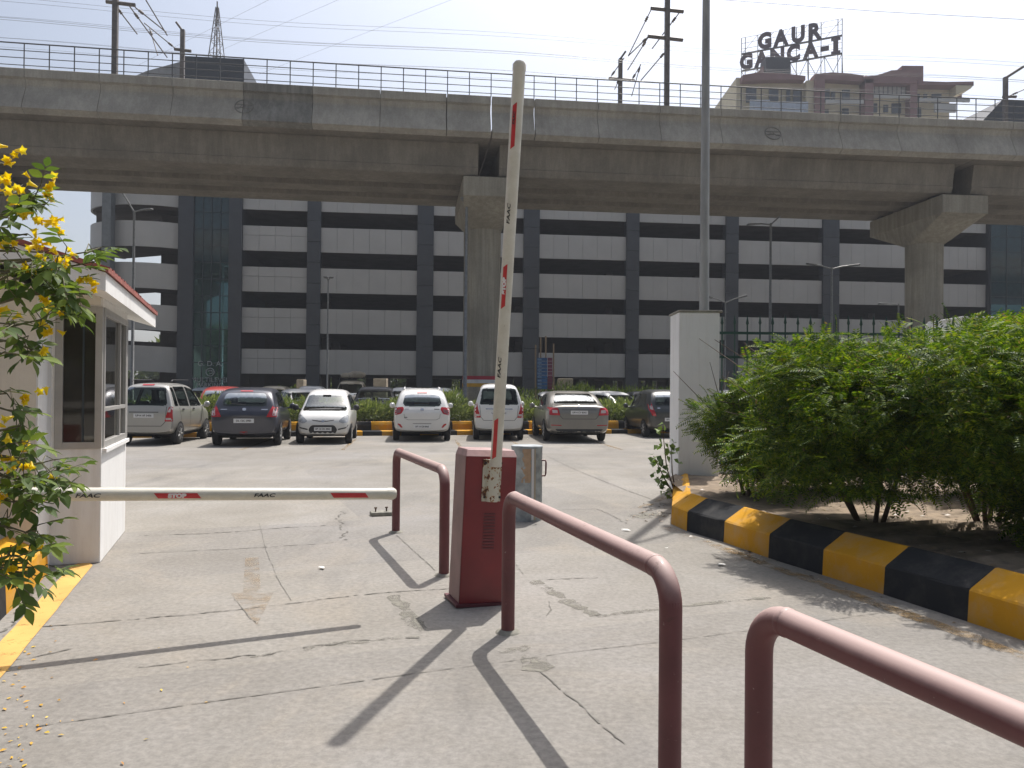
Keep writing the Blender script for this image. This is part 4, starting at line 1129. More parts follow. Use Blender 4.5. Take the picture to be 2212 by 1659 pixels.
# ------------------------------------------------------------------ barrier cabinet and booms
def frame_mat(o, x, y, z):
    m = Matrix.Identity(4)
    for i in range(3): m[i][0] = x[i]; m[i][1] = y[i]; m[i][2] = z[i]; m[i][3] = o[i]
    return m
def boom_parts(parent, O, ax_, vup, L, r, marks, r_end=None, cap=True):
    """boom from O along ax_; vup: text-up direction around the tube; face = towards viewer"""
    ax_ = ax_.normalized(); vup = (vup - ax_ * vup.dot(ax_)).normalized(); face = ax_.cross(vup)
    r_end = r_end or r
    m = MB(); k = 24
    m.tube([O + ax_ * (L * i / k) for i in range(k + 1)], [r + (r_end - r) * i / k for i in range(k + 1)], 20); b = m.build('boom', MT['boom'], parent)
    if cap:
        m = MB(); e = O + ax_ * L; m.lathe(e, [(r_end * 1.06, -.03), (r_end * 1.08, .012), (r_end * .8, .03)], 8, ax_); m.build('end_cap', MT['boom'], b)
    def onto(u, v, lift):
        rr = r + (r_end - r) * u / L + lift; a = v / rr
        return O + ax_ * u + face * (rr * math.cos(a)) + vup * (rr * math.sin(a))
    for kind, u0, u1, vc, hgt in marks:
        m = MB()
        if kind == 'red':
            n1, n2 = 12, 10; sk = hgt * 0.75; vs = []
            for i in range(n1 + 1):
                for j in range(n2 + 1):
                    t = i / n1; w = j / n2; v = vc - hgt / 2 + hgt * w
                    vs.append(onto(u0 + (u1 - u0) * t + sk * (0.5 - w), v, 0.0015))
            m.add(vs, [(i * (n2 + 1) + j, (i + 1) * (n2 + 1) + j, (i + 1) * (n2 + 1) + j + 1, i * (n2 + 1) + j + 1) for i in range(n1) for j in range(n2)])
            m.build('red_marker', MT['red_film'], b)
        else:
            txt, mt, lift, slant = (('STOP', 'white_ink', 0.007, 0) if kind == 'STOP' else ('FAAC', 'black_ink', 0.004, .35))
            vs, fs = text_geo(txt, hgt / .70, 0.003 if kind == 'STOP' else 0.001)
            w = max(v.x for v in vs) - min(v.x for v in vs); sc = (u1 - u0) / w
            m.add([onto((u0 + u1) / 2 + v.x * sc + v.y * slant, vc + v.y, lift) for v in vs], fs)
            m.build('lettering', MT[mt], b)
    return b
CB = G(1047, 1309); CB.z = 0
lean = R(2.4)
cx = LR.copy(); cz = (Vector((0, 0, 1)) * math.cos(lean) + LR * math.sin(lean)); cy = LANE.copy(); cx = cy.cross(cz)
CM = frame_mat(CB + cy * 0.0, cx, cy, cz)
cab = thing('barrier_cabinet', 'maroon barrier cabinet holding the raised boom', 'barrier', CB)
def cbx(mb, x0, x1, y0, y1, z0, z1, mi=0):
    vs = [CM @ Vector((x, y, z)) for x in (x0, x1) for y in (y0, y1) for z in (z0, z1)]
    mb.add(vs, [(0, 1, 3, 2), (4, 6, 7, 5), (0, 4, 5, 1), (2, 3, 7, 6), (0, 2, 6, 4), (1, 5, 7, 3)], mi)
m = MB(); cbx(m, -.187, .187, 0, .28, 0.02, 1.05); m.build('housing', MT['box_red'], cab, bevel=.006)
m = MB()
pf = [(-.187, 1.052), (.187, 1.052)]
vs = [CM @ Vector(p) for p in ((-.189, -.004, 1.046), (.189, -.004, 1.046), (.189, .284, 1.046), (-.189, .284, 1.046), (-.175, .03, 1.095), (.175, .03, 1.095), (.175, .27, 1.095), (-.175, .27, 1.095))]
m.hexa(vs); m.build('lid', MT['lid_dusty'], cab, bevel=.004)
m = MB(); cbx(m, -.191, -.188, .004, .276, .03, 1.045); m.build('side_panel', MT['box_dusty'], cab)
m = MB(); cbx(m, -.215, .21, -.02, .31, 0.0, .022); m.build('base_plate', MT['vent'], cab)
m = MB()
for i in range(12):
    z = .40 + .022 * i; cbx(m, -.04 - .0, .045, -.006, .002, z, z + .008)
m.build('vent_slots', MT['vent'], cab)
# bracket
m = MB(); prof = []
for i in range(13):
    a = math.pi * i / 12; prof.append((-.046 * math.cos(a), -.012 - .05 * math.sin(a)))
poly = [(-.075, -.002), (-.075, -.014)] + prof + [(.062, -.014), (.062, -.002)]
zz0, zz1 = .735, 1.03; off = .01
vs = [CM @ Vector((x + off, y, z)) for z in (zz0, zz1) for x, y in poly]; n_ = len(poly)
m.add(vs, [tuple(range(n_ - 1, -1, -1)), tuple(range(n_, 2 * n_))] + [(i, (i + 1) % n_, (i + 1) % n_ + n_, i + n_) for i in range(n_)])
m.build('boom_bracket', MT['rust'], cab, bevel=.002)
m = MB()
for bx, bz in ((-.058, .765), (-.058, 1.005), (.056, 1.005), (.056, .765)):
    m.lathe(CM @ Vector((bx + off, -.014, bz)), [(.009, 0), (.009, .008)], 6, -cy)
m.build('bracket_bolts', MT['trim'], cab)
# raised boom
tip = P(1122, 143, 5.36)
bo = CM @ Vector((off + .004, -.052, .985))
vb = thing('raised_boom', 'raised cream barrier boom with red markers pointing at the sky', 'barrier boom', bo)
va = (tip - bo); VL = va.length; va.normalize()
def vu(py):  # distance along the raised boom at photo row
    lo, hi = 0.0, VL
    for _ in range(40):
        mid = (lo + hi) / 2
        if proj(bo + va * mid)[1] > py: lo = mid
        else: hi = mid
    return lo
leftdir = -Vector((1, 0, 0))
boom_parts(vb, bo, va, leftdir, VL, 0.040, [
    ('red', vu(988), vu(905), .016, .030), ('FAAC', vu(815), vu(772), .014, .022), ('red', vu(665), vu(575), .016, .030), ('STOP', vu(637), vu(600), .016, .022),
    ('FAAC', vu(485), vu(442), .014, .022), ('red', vu(322), vu(228), .016, .030), ('FAAC', vu(272), vu(245), .016, .018)], r_end=.043)
# lowered boom of the left lane
ht = Vector((-0.825, 5.5, .795)); h0 = Vector((-2.545, 4.71, .88)); hdv = (ht - h0).normalized()
hO = h0 - hdv * 0.95; HL = (ht - hO).length
hb = thing('lowered_boom', 'lowered cream barrier boom with red STOP marker across the left lane', 'barrier boom', hO)
def hu(px):
    lo, hi = 0.0, HL
    for _ in range(40):
        mid = (lo + hi) / 2
        if proj(hO + hdv * mid)[0] < px: lo = mid
        else: hi = mid
    return lo
boom_parts(hb, hO, hdv, Vector((0, 0, 1)), HL, 0.041, [
    ('FAAC', hu(165), hu(217), -.004, .024), ('red', hu(337), hu(430), -.006, .034), ('STOP', hu(362), hu(402), -.006, .024), ('FAAC', hu(548), hu(592), -.004, .022), ('red', hu(715), hu(790), -.006, .034)], r_end=.039)
# its cabinet, behind the flowering shrub
c2 = thing('barrier_cabinet', 'maroon barrier cabinet at left, hidden behind the yellow-flowered shrub', 'barrier', (hO.x, hO.y, 0))
m = MB(); m.box((hO.x - .1, hO.y + .2, .53), (.37, .28, 1.06), Matrix((LR, LANE, Vector((0, 0, 1)))).transposed()); m.build('housing', MT['box_red'], c2, bevel=.006)
m = MB(); m.box((hO.x - .1, hO.y + .2, 1.075), (.36, .26, .03), Matrix((LR, LANE, Vector((0, 0, 1)))).transposed()); m.build('lid', MT['box_red'], c2, bevel=.004)

# ------------------------------------------------------------------ weathered drum behind the cabinet
DC = G(1137, 1122); DC.z = 0
dr = thing('weathered_drum', 'weathered grey drum with peeling paint behind the barrier cabinet', 'drum', DC)
m = MB(); rr = .182; m.lathe(DC, [(rr * 1.0, 0), (rr * 1.0, .84), (rr * 1.02, .845), (rr * 1.02, .865), (rr * .96, .87)], 32); m.build('drum_body', MT['drum'], dr)
def darc(a0_, a1_, z0, z1, lift, name, mat, jag=0.0):
    m = MB(); n_ = 14; vs = []
    for i in range(n_ + 1):
        z = z0 + (z1 - z0) * i / n_
        for a in (a0_ + random.uniform(-jag, jag), (a0_ + a1_) / 2, a1_ + random.uniform(-jag, jag) * .3):
            vs.append(DC + Vector(((rr + lift) * math.sin(R(a)), -(rr + lift) * math.cos(R(a)), z)))
    m.add(vs, [(i * 3 + q, i * 3 + q + 1, i * 3 + q + 4, i * 3 + q + 3) for i in range(n_) for q in range(2)]); return m.build(name, MT[mat], dr)
darc(-14, 14, .45, .838, .002, 'peeled_patch', 'drum_tan', 9)
darc(16, 25, 0.02, .838, .006, 'seam_strip', 'plate'); darc(26, 33, .02, .838, .004, 'seam_gap', 'tarp')
m = MB(); hx = DC + Vector((rr * .95, -.05, 0)); m.tube([hx + Vector((0, 0, .70)), hx + Vector((.045, 0, .70)), hx + Vector((.05, 0, .67)), hx + Vector((.048, 0, .55)), hx + Vector((.04, 0, .52)), hx + Vector((0, 0, .52))], .010, 8)
m.build('handle', MT['rail'], dr)
# small concrete footing with rusted bolts
FC = G(824, 1113); FC.z = 0
ft = thing('concrete_footing', 'small broken concrete footing with rusty bolts on the road', 'footing', FC)
m = MB(); rt = Matrix((LR, LANE, Vector((0, 0, 1)))).transposed(); m.box(FC + Vector((0, 0, .022)), (.26, .17, .05), rt); m.build('footing_slab', MT['patch'], ft, bevel=.012)
for dx in (-.07, .06):
    m = MB(); p = FC + LR * dx + Vector((0, 0, .045)); m.tube([p, p + Vector((0, 0, .05))], .009, 8); m.lathe(p + Vector((0, 0, .04)), [(.019, 0), (.019, .014)], 6); m.build('rusty_bolt', MT['bark'], ft)

# ------------------------------------------------------------------ booth
O0 = Vector((-3.53, 6.86, 0))
bo_ = thing('guard_booth', 'white guard booth with red tiled roof at the left roadside', 'booth', O0)
BR = Matrix((LR, LANE, Vector((0, 0, 1)))).transposed()
def bb(a, b, z): return O0 + LR * a + LANE * b + Vector((0, 0, z))
def bbox(mb, a0, a1, b0, b1, z0, z1): mb.box(bb((a0 + a1) / 2, (b0 + b1) / 2, (z0 + z1) / 2), (a1 - a0, b1 - b0, z1 - z0), BR)
m = MB(); bbox(m, -.395, 0, 0, 1.59, 0, 0.985); m.build('bay_wall', MT['white_wall'], bo_, bevel=.008)
m = MB(); bbox(m, -.395, 0, 0, 1.59, 2.205, 2.28); m.build('bay_lintel', MT['white_wall'], bo_)
m = MB(); bbox(m, -3.4, -.40, -.48, 2.4, 0, 2.28); m.build('main_wall', MT['cream_wall'], bo_)
m = MB(); bbox(m, -.399, -.385, -.478, -.004, 0, 2.28); m.build('sunlit_wall_strip', MT['white_wall'], bo_)  # main wall's sunlit side face, its light painted as a whiter strip
# windows: front pane and right side band
m = MB(); fz0, fz1 = .985, 2.205
bbox(m, -.36, -.30, -.012, .05, fz0, fz1); bbox(m, -.055, .0, -.012, .05, fz0, fz1)
bbox(m, -.30, -.055, -.012, .05, fz0, fz0 + .055); bbox(m, -.30, -.055, -.012, .05, fz1 - .06, fz1)
fr = m.build('front_window', MT['alu'], bo_, bevel=.003)
m = MB(); bbox(m, -.30, -.055, .012, .02, fz0 + .055, fz1 - .06); m.build('pane', MT['booth_glass'], fr)
m = MB(); bbox(m, -.155, -.140, -.0, .011, fz0 + .055, fz1 - .06); m.build('sliding_stile', MT['mullion'], fr)
m = MB(); bbox(m, -.395, -.362, -.005, .05, fz0, fz1); m.build('window_jamb', MT['white_wall'], bo_)
m = MB()
for b0, b1 in ((.0505, .11), (1.44, 1.59)): bbox(m, -.05, .010, b0, b1, fz0, fz1)
bbox(m, -.05, .010, .11, 1.44, fz0, fz0 + .055); bbox(m, -.05, .010, .11, 1.44, fz1 - .06, fz1)
bbox(m, -.05, .008, .11, 1.44, 1.30, 1.335); bbox(m, -.05, .006, 1.05, 1.09, fz0 + .055, fz1 - .06)
sr = m.build('side_window', MT['alu'], bo_, bevel=.003)
m = MB(); bbox(m, -.03, -.018, .11, 1.44, fz0 + .055, fz1 - .06); m.build('pane', MT['booth_glass'], sr)
m = MB(); bbox(m, 0.0, .035, .03, 1.56, .945, .98); m.build('sill', MT['white_wall'], bo_)
m = MB(); bbox(m, -.32, -.02, -.02, .06, 2.215, 2.30); m.build('shutter_box', MT['cream_wall'], bo_)
# roof: front-to-back ridge, shallow pitch, white fascia and red tiles
ea, eb0, eb1, ez = .155, -.963, 2.86, 2.405
ra = -1.75; rz = ez + (ea - ra) * math.tan(R(16.6)); la = ra - (ea - ra)
def slope(z_off0, z_off1, inset=0.0):
    return [bb(ea - inset, eb0 + inset, ez + z_off0), bb(ra, eb0 + inset, rz + z_off0), bb(la + inset, eb0 + inset, ez + z_off0)]
m = MB()
for sgn in (0, 1):
    e_ = ea if sgn == 0 else la
    p = [bb(e_, eb0, ez - .17), bb(ra, eb0, rz - .17), bb(ra, eb1, rz - .17), bb(e_, eb1, ez - .17), bb(e_, eb0, ez - .028), bb(ra, eb0, rz - .028), bb(ra, eb1, rz - .028), bb(e_, eb1, ez - .028)]
    m.hexa(p)
m.build('roof_slab', MT['white_wall'], bo_)
m = MB()
for sgn in (0, 1):
    e_ = ea + .02 if sgn == 0 else la - .02
    nb = 46
    for i in range(nb):
        b0 = eb0 - .02 + (eb1 - eb0 + .04) * i / nb; b1 = b0 + (eb1 - eb0 + .04) / nb * .97
        zz = .012 * (i % 2) + random.uniform(0, .006)
        dz = -.005 + (0.0)
        m.hexa([bb(e_, b0, ez - .026), bb(ra, b0, rz - .026), bb(ra, b1, rz - .026), bb(e_, b1, ez - .026), bb(e_, b0, ez + .008 + zz), bb(ra, b0, rz + .012 + zz), bb(ra, b1, rz + .012 + zz), bb(e_, b1, ez + .008 + zz)])
m.tube([bb(ra, eb0 - .03, rz + .03), bb(ra, eb1 + .03, rz + .03)], .05, 10)
m.build('roof_tiles', MT['tile'], bo_)
m = MB(); m.hexa([bb(-3.4, -.478, 2.28), bb(-.4, -.478, 2.28), bb(-.4, 2.39, 2.28), bb(-3.4, 2.39, 2.28), bb(ra - .35, -.478, rz - .2), bb(ra + .35, -.478, rz - .2), bb(ra + .35, 2.39, rz - .2), bb(ra - .35, 2.39, rz - .2)]); m.build('gable_wall', MT['cream_wall'], bo_)
# white stone at the bay corner
ws = bb(-.44, -.10, 0); m = MB(); m.lathe(ws, [(.07, 0), (.075, .07), (.065, .14), (.03, .18), (.005, .19)], 16)
tag(m.build('corner_stone', MT['white_wall']), 'small round white stone at the foot of the guard booth', 'bollard')

# ------------------------------------------------------------------ white pillar, lamp pole, spiked fence
PB = G(1466, 1072); PB = Vector((PB.x, 11.7, 0))
px0 = (1466 - W2) / F * 11.7; px1 = (1554 - W2) / F * 11.7
ptop = P(1500, 670, 11.7).z
pil = thing('gate_pillar', 'square white gate pillar at the corner of the planting bed', 'pillar', (px0, 11.7, 0))
m = MB(); m.b2((px0, 11.7, 0), (px1, 12.35, ptop - .03)); m.build('shaft', MT['pillar'], pil, bevel=.012)
m = MB(); m.b2((px0 - .012, 11.685, ptop - .03), (px1 + .04, 12.39, ptop)); m.build('coping', MT['patch'], pil, bevel=.006)
pb = P(1521, 660, 12.7); pb.z = 0; pt_ = P(1523, 0, 12.7)
lp = thing('lamp_pole', 'tall plain grey pole rising behind the white gate pillar', 'pole', pb)
m = MB(); zt = 9.4; m.tube([pb + Vector((0, 0, zt * i / 12)) for i in range(13)], [.088 - .035 * i / 12 for i in range(13)], 16); m.build('pole_shaft', MT['pole_paint'], lp)
m = MB(); m.tube([pb + Vector((0, 0, zt)), pb + Vector((.3, .4, zt + .25)), pb + Vector((.7, .9, zt + .3))], .03, 8); m.build('lamp_arm', MT['pole_paint'], lp)
m = MB(); m.box(pb + Vector((.9, 1.15, zt + .32)), (.5, .5, .1)); m.build('lamp_head', MT['pole_paint'], lp, bevel=.03)
FY = 12.1
fx0 = px1 + .02; fx1 = (2056 - W2) / F * 12.6
fe = thing('spiked_fence', 'dark green spiked steel fence between the white pillar and the pale pillar', 'fence', (fx0, FY, 0))
ftop = P(1700, 683, FY).z
for py in (720, 772, 1000):
    m = MB(); z = P(1650, py, FY).z; m.b2((fx0, FY - .015, z - .02), (fx1, FY + .015, z + .02)); m.build('fence_rail', MT['fence'], fe)
x = fx0 + .12; pk_me = None; first = None
while x < fx1:
    if first is None:
        m = MB(); m.tube([(0, 0, .25), (0, 0, ftop - .13)], .0125, 8); m.lathe((0, 0, ftop - .13), [(.0125, 0), (.024, .025), (.002, .15)], 8)
        first = m.mesh('picket', MT['fence'])
    o = bpy.data.objects.new('picket', first); COL.objects.link(o); o.parent = fe
    o.location = (x - fx0, 0, random.uniform(-.012, .006)); x += .192 if random.random() > .03 else .25
m = MB(); m.b2((fx0, FY - .1, 0), (fx1, FY + .1, .42)); m.build('fence_plinth', MT['pillar'], fe)
# second, wider pillar at right
p2x0 = (2081 - W2) / F * 12.4; p2x1 = (2196 - W2) / F * 12.4; p2t = P(2120, 684, 12.4).z
pl2 = thing('gate_pillar', 'wide pale pillar rising behind the shrubs at the right end of the fence', 'pillar', (p2x0, 12.4, 0))
m = MB(); m.prism([(p2x0, 12.4), (p2x1, 12.4), (p2x1 + .1, 13.3), (p2x0 - .05, 13.5)][:4], 0, p2t - .03); m.build('shaft', MT['pillar'], pl2, bevel=.01)
m = MB(); m.b2((p2x0 - .04, 12.37, p2t - .03), (p2x1 + .05, 13.4, p2t)); m.build('coping', MT['pillar'], pl2, bevel=.006)
f2 = thing('spiked_fence', 'dark green spiked fence continuing right of the wide pale pillar', 'fence', (p2x1, FY + .5, 0))
x = p2x1 + .15
while x < p2x1 + 3.5:
    o = bpy.data.objects.new('picket', first); COL.objects.link(o); o.parent = f2; o.location = (x - p2x1, 0, 0); x += .192
for z in (ftop - .25, ftop - .6, .6):
    m = MB(); m.b2((p2x1 + .11, FY + .485, z - .02), (p2x1 + 3.6, FY + .515, z + .02)); m.build('fence_rail', MT['fence'], f2)

# ------------------------------------------------------------------ boards and clutter beyond the hedge
BX = P(1176, 840, 46); BX.z = 0
bd = thing('notice_board', 'stack of blue and maroon notice boards on bamboo poles', 'notice board', BX)
sc = 46 / F
for dx, top_ in ((-19, 745), (20, 742), (-8, 728), (3, 726)):
    m = MB(); p = P(1176 + dx, 900, 46); p.z = 0; t = P(1176 + dx, top_, 46); m.tube([p, t], .05, 6); m.build('pole', MT['wood'], bd)
for i in range(9):
    y0 = 773 + i * 7.6; a = P(1160, y0 + 6.6, 45.9); b = P(1182, y0, 45.9)
    m = MB(); m.b2((a.x, 45.86, a.z), (b.x, 45.92, b.z)); fb1 = m.build('board', MT['board_blue'], bd)
    m = MB(); c = P(1161.5, y0 + 5, 45.8); d = P(1170, y0 + 1.5, 45.8); m.b2((c.x, 45.84, c.z), (d.x, 45.855, d.z)); m.build('pale_panel', MT['board_light'], fb1)
    a = P(1183, y0 + 6.6, 45.9); b = P(1193, y0, 45.9)
    m = MB(); m.b2((a.x, 45.86, a.z), (b.x, 45.92, b.z)); m.build('board', MT['board_maroon'], bd)
for (x0, x1, y0, y1, lab) in ((1206, 1238, 818, 832, 'small beige screen wall right of the blue notice boards'), (806, 834, 818, 846, 'low cream box standing left of the middle pier'), (640, 655, 820, 838, 'white panel beside the green hedge under the car park')):
    a = P(x0, y1 + 8, 48); b = P(x1, y0, 48); 
    m = MB(); m.b2((a.x, 48, 0), (b.x, 48.8, b.z)); tag(m.build('screen_wall', MT['tarp'], None, bevel=.03), lab, 'screen')

# ------------------------------------------------------------------ litter
def blob_leaves(n_, pts_fn, size, mat, name, label, cat, z=.004):
    vs, fs = [], []
    for i in range(n_):
        p = pts_fn(); s = size * random.uniform(.5, 1.3); a = random.uniform(0, 6.28); b = len(vs)
        d = Vector((math.cos(a), math.sin(a), 0)); e = Vector((-d.y, d.x, 0)); w = s * random.uniform(.3, .6); k = random.uniform(.1, .6) * s
        vs += [p - d * s + Vector((0, 0, z)), p + e * w + Vector((0, 0, z + k)), p + d * s + Vector((0, 0, z + k * .5)), p - e * w + Vector((0, 0, z + .002))]
        fs.append((b, b + 1, b + 2, b + 3))
    me = np_mesh(name, [tuple(v) for v in vs], fs, mat)
    o = link_mesh(name, me); return tag(o, label, cat, kind='stuff')
def petal_pt():
    while True:
        if random.random() < .78: px, py = abs(random.gauss(0, 75)), random.uniform(1350, 1659)
        else: px, py = random.uniform(0, 480), random.uniform(1380, 1600)
        if px < 620: return G(px, py)
blob_leaves(70, petal_pt, .013, MT['petal_dry'], 'fallen_petals', 'scattered yellow petals fallen on the road at lower left', 'petals')
def deb_pt():
    r_ = random.random()
    if r_ < .45: return G(random.gauss(1415, 22), random.gauss(1110, 9))
    if r_ < .8: return G(random.gauss(1625, 28), random.gauss(1203, 7))
    t = random.random(); i = min(6, int(t * 7)); return kb[i].lerp(kb[i + 1], random.random()) + Vector((-random.uniform(.03, .2), 0, 0))
blob_leaves(150, deb_pt, .022, MT['debris'], 'dry_leaf_litter', 'dry leaves and dirt swept against the yellow and black kerb', 'litter')
def bed_pt():
    return Vector((random.uniform(2.3, 6.5), random.uniform(5.2, 11), .29))
def in_bed():
    while True:
        p = bed_pt(); i = min(range(len(inner)), key=lambda k: abs(inner[k].y - p.y))
        if p.x > inner[i].x + .05: return p
blob_leaves(700, in_bed, .028, MT['debris'], 'bed_leaf_litter', 'dry leaf litter lying on the soil under the shrubs', 'litter')
for i, (px, py, s_) in enumerate(((1352, 1147, .05), (690, 1230, .045), (1140, 948, .05), (1440, 1185, .02), (1560, 1222, .05))):
    p = G(px, py); m = MB(); q = [p + Vector((random.uniform(-s_, s_), random.uniform(-s_, s_), random.uniform(.004, s_ * .5))) for _ in range(7)]
    bm = bmesh.new(); [bm.verts.new(v) for v in q]; bmesh.ops.convex_hull(bm, input=bm.verts[:]); me = bpy.data.meshes.new('paper_scrap'); bm.to_mesh(me); bm.free(); me.materials.append(MT['scrap_white'])
    tag(link_mesh('paper_scrap', me), ['crumpled white scrap on the road near the right kerb corner', 'white scrap on the left lane in front of the lowered boom', 'white scrap on the tarmac before the white tall hatchback', 'tiny white scrap on the right lane below the middle rail', 'flattened wrapper beside the leaf litter at the right kerb'][i], 'litter')
# ------------------------------------------------------------------ foliage tools
def instance_leaves(pos, dirs, nrm, scale, tv, tf):
    """pos (N,3), dirs (N,3) leaf axis, nrm (N,3) approx normal, scale (N,), template verts (x along, y across, z normal)"""
    d = dirs / np.linalg.norm(dirs, axis=1, keepdims=True)
    s = np.cross(nrm, d); s /= (np.linalg.norm(s, axis=1, keepdims=True) + 1e-9)
    n = np.cross(d, s)
    V = (pos[:, None, :] + scale[:, None, None] * (tv[None, :, 0:1] * d[:, None, :] + tv[None, :, 1:2] * s[:, None, :] + tv[None, :, 2:3] * n[:, None, :]))
    k = len(tv); N = len(pos)
    Fc = (tf[None, :, :] + (np.arange(N) * k)[:, None, None]).reshape(-1, tf.shape[1])
    return V.reshape(-1, 3), Fc
# pointed leaf, folded along its midrib: 2 quads
LEAF_V = np.array([[0, 0, 0], [.35, .5, .10], [1, 0, -.12], [.35, -.5, .10], [.45, 0, 0.0]], float)
LEAF_F = np.array([[0, 4, 2, 1], [0, 3, 2, 4]])
def leaf_t(w): v = LEAF_V.copy(); v[:, 1] *= w; return v, LEAF_F
def frond(pairs=8, lw=.085, ll=.30):
    vs, fs = [], []
    for i in range(pairs):
        t = (i + .6) / pairs; droop = -.25 * t * t
        l = ll * (1 - .45 * abs(t - .45) * 1.6)
        for sg_ in (-1, 1):
            b = len(vs); ox, oy = t, 0
            ex, ey = t + l * .45, sg_ * l
            px, py = -ey * .5, ex - t
            q = np.array([ex - ox, ey]); q = q / np.linalg.norm(q); nx, ny = -q[1] * lw / 2, q[0] * lw / 2
            mx, my = (ox + ex) / 2, (oy + ey) / 2
            vs += [[ox, oy, droop], [mx + nx, my + ny, droop - .02], [ex, ey, droop - .07], [mx - nx, my - ny, droop - .02]]
            fs.append([b, b + 1, b + 2, b + 3])
    return np.array(vs, float), np.array(fs)
def rnd_unit(n):
    v = RNG.normal(size=(n, 3)); return v / np.linalg.norm(v, axis=1, keepdims=True)

# ------------------------------------------------------------------ right-hand feathery shrubs
FV, FF = frond()
def feathery_shrub(cx, cy, r, h, z0, n, label, stems=5, lobes=7, shape=(1, 1), at=None):
    root = Vector((*(at or (cx, cy)), .29)); lean_ = Vector((cx - root.x, cy - root.y, 0)) * .7
    o = thing('feathery_shrub', label, 'shrub', root, group='feathery green shrubs in the planting bed')
    m = MB(); tips = []
    for i in range(stems):
        a = random.uniform(0, 6.28); b = root + Vector((.10 * math.cos(a), .10 * math.sin(a), -.03)); e = root + lean_ + Vector((r * .55 * math.cos(a), r * .55 * math.sin(a), h * random.uniform(.5, .72)))
        mid = b.lerp(e, .5) + Vector((random.uniform(-.06, .06), random.uniform(-.06, .06), .08))
        m.tube([b, b.lerp(mid, .5), mid, e], [.024, .02, .016, .007], 7); tips.append(e)
        for q in range(7):
            e2 = e + Vector((random.uniform(-.75, .75) * r, random.uniform(-.75, .75) * r, random.uniform(-.1, .4)))
            m.tube([mid.lerp(e, .2 + .11 * q), e2], [.008, .003], 5)
    m.build('trunk', MT['bark'], o)
    # crown: uneven lobes, fronds mostly near their surfaces
    Ls = []
    for i in range(lobes):
        a = random.uniform(0, 6.28); q = random.uniform(.15, .62) * r
        lz = z0 + (h - z0) * random.uniform(.22, .80); lr = r * random.uniform(.30, .52)
        Ls.append((np.array([cx + q * math.cos(a) * shape[0], cy + q * math.sin(a) * shape[1], lz + .0]), np.array([lr, lr, min(lr * .9, (h - z0) * .42)])))
    P_, D_, N_ = [], [], []
    per = n // lobes
    for c, rad in Ls:
        u = rnd_unit(per); t = RNG.random(per) ** .35
        p = c + u * rad * t[:, None]
        P_.append(p); dd = u * np.array([1, 1, .55]) + RNG.normal(size=(per, 3)) * .45 + np.array([0, 0, .15]); D_.append(dd)
        nn = u * .5 + np.array([0, 0, 1.0]) + RNG.normal(size=(per, 3)) * .35; N_.append(nn)
    p = np.concatenate(P_); d = np.concatenate(D_); nn = np.concatenate(N_)
    keep = p[:, 2] > z0; p, d, nn = p[keep], d[keep], nn[keep]
    sc = RNG.uniform(.10, .20, len(p))
    V, Fc = instance_leaves(p, d, nn, sc, FV, FF)
    link_mesh('crown', np_mesh('crown', V, Fc, MT['leaf_shrub']), o)
    return o
feathery_shrub(2.88, 9.5, .84, 1.72, .36, 6000, 'leftmost feathery shrub, leaning against the white pillar', 4, 18)
feathery_shrub(3.2, 7.45, 1.2, 1.98, .60, 8600, 'feathery shrub with three bare stems nearest the kerb', 4, 28, at=(3.39, 7.5))
feathery_shrub(4.1, 6.55, 1.2, 2.06, .58, 9000, 'bushy feathery shrub with a clump of dark stems at right', 8, 28, at=(4.62, 7.7))
feathery_shrub(3.95, 10.1, 1.05, 1.98, .40, 6000, 'feathery shrub at the back, right in front of the spiked fence', 5, 20)
feathery_shrub(5.5, 7.3, 1.3, 2.15, .40, 8000, 'tallest feathery shrub at the right edge of the view', 6, 26)
feathery_shrub(5.9, 9.6, 1.35, 2.36, .45, 6000, 'feathery shrub below the wide pale pillar', 5, 20)
feathery_shrub(4.25, 6.2, .42, .60, .30, 1100, 'low feathery shrub in shade close to the kerb at right', 3, 7)
# ground weeds
# ------------------------------------------------------------------ sapling by the pillar
sp = G(1455, 1092); sp = Vector((sp.x, sp.y, .0))
sp = P(1462, 1070, 10.9); sp.z = .05
sa = thing('leafy_sapling', 'thin leafy sapling growing against the white pillar', 'sapling', sp)
LVt, LFt = leaf_t(.8)
m = MB(); pts_l = []
for ex, ey, kx, ky in ((1431, 925, 1440, 1010), (1412, 985, 1436, 1035), (1418, 1030, 1446, 1052), (1450, 960, 1452, 1020), (1440, 1060, 1456, 1066)):
    e = P(ex, ey, 10.75); k = P(kx, ky, 10.85); m.tube([sp, k, e], [.012, .009, .004], 6)
    for t in (.35, .55, .75, .9, 1.0): pts_l += [k.lerp(e, t)] * 3
m.build('stem', MT['bark'], sa)
pp = np.array([tuple(v) for v in pts_l]) + RNG.normal(size=(len(pts_l), 3)) * .045
V, Fc = instance_leaves(pp, rnd_unit(len(pp)) + np.array([0, -.2, -.4]), rnd_unit(len(pp)) * .5 + np.array([0, -.3, 1]), RNG.uniform(.07, .12, len(pp)), LVt, LFt)
link_mesh('leaves', np_mesh('leaves', V, Fc, foliage('sapling_leaf', (.06, .11, .02), (.12, .2, .04), (.2, .28, .08), .4)), sa)

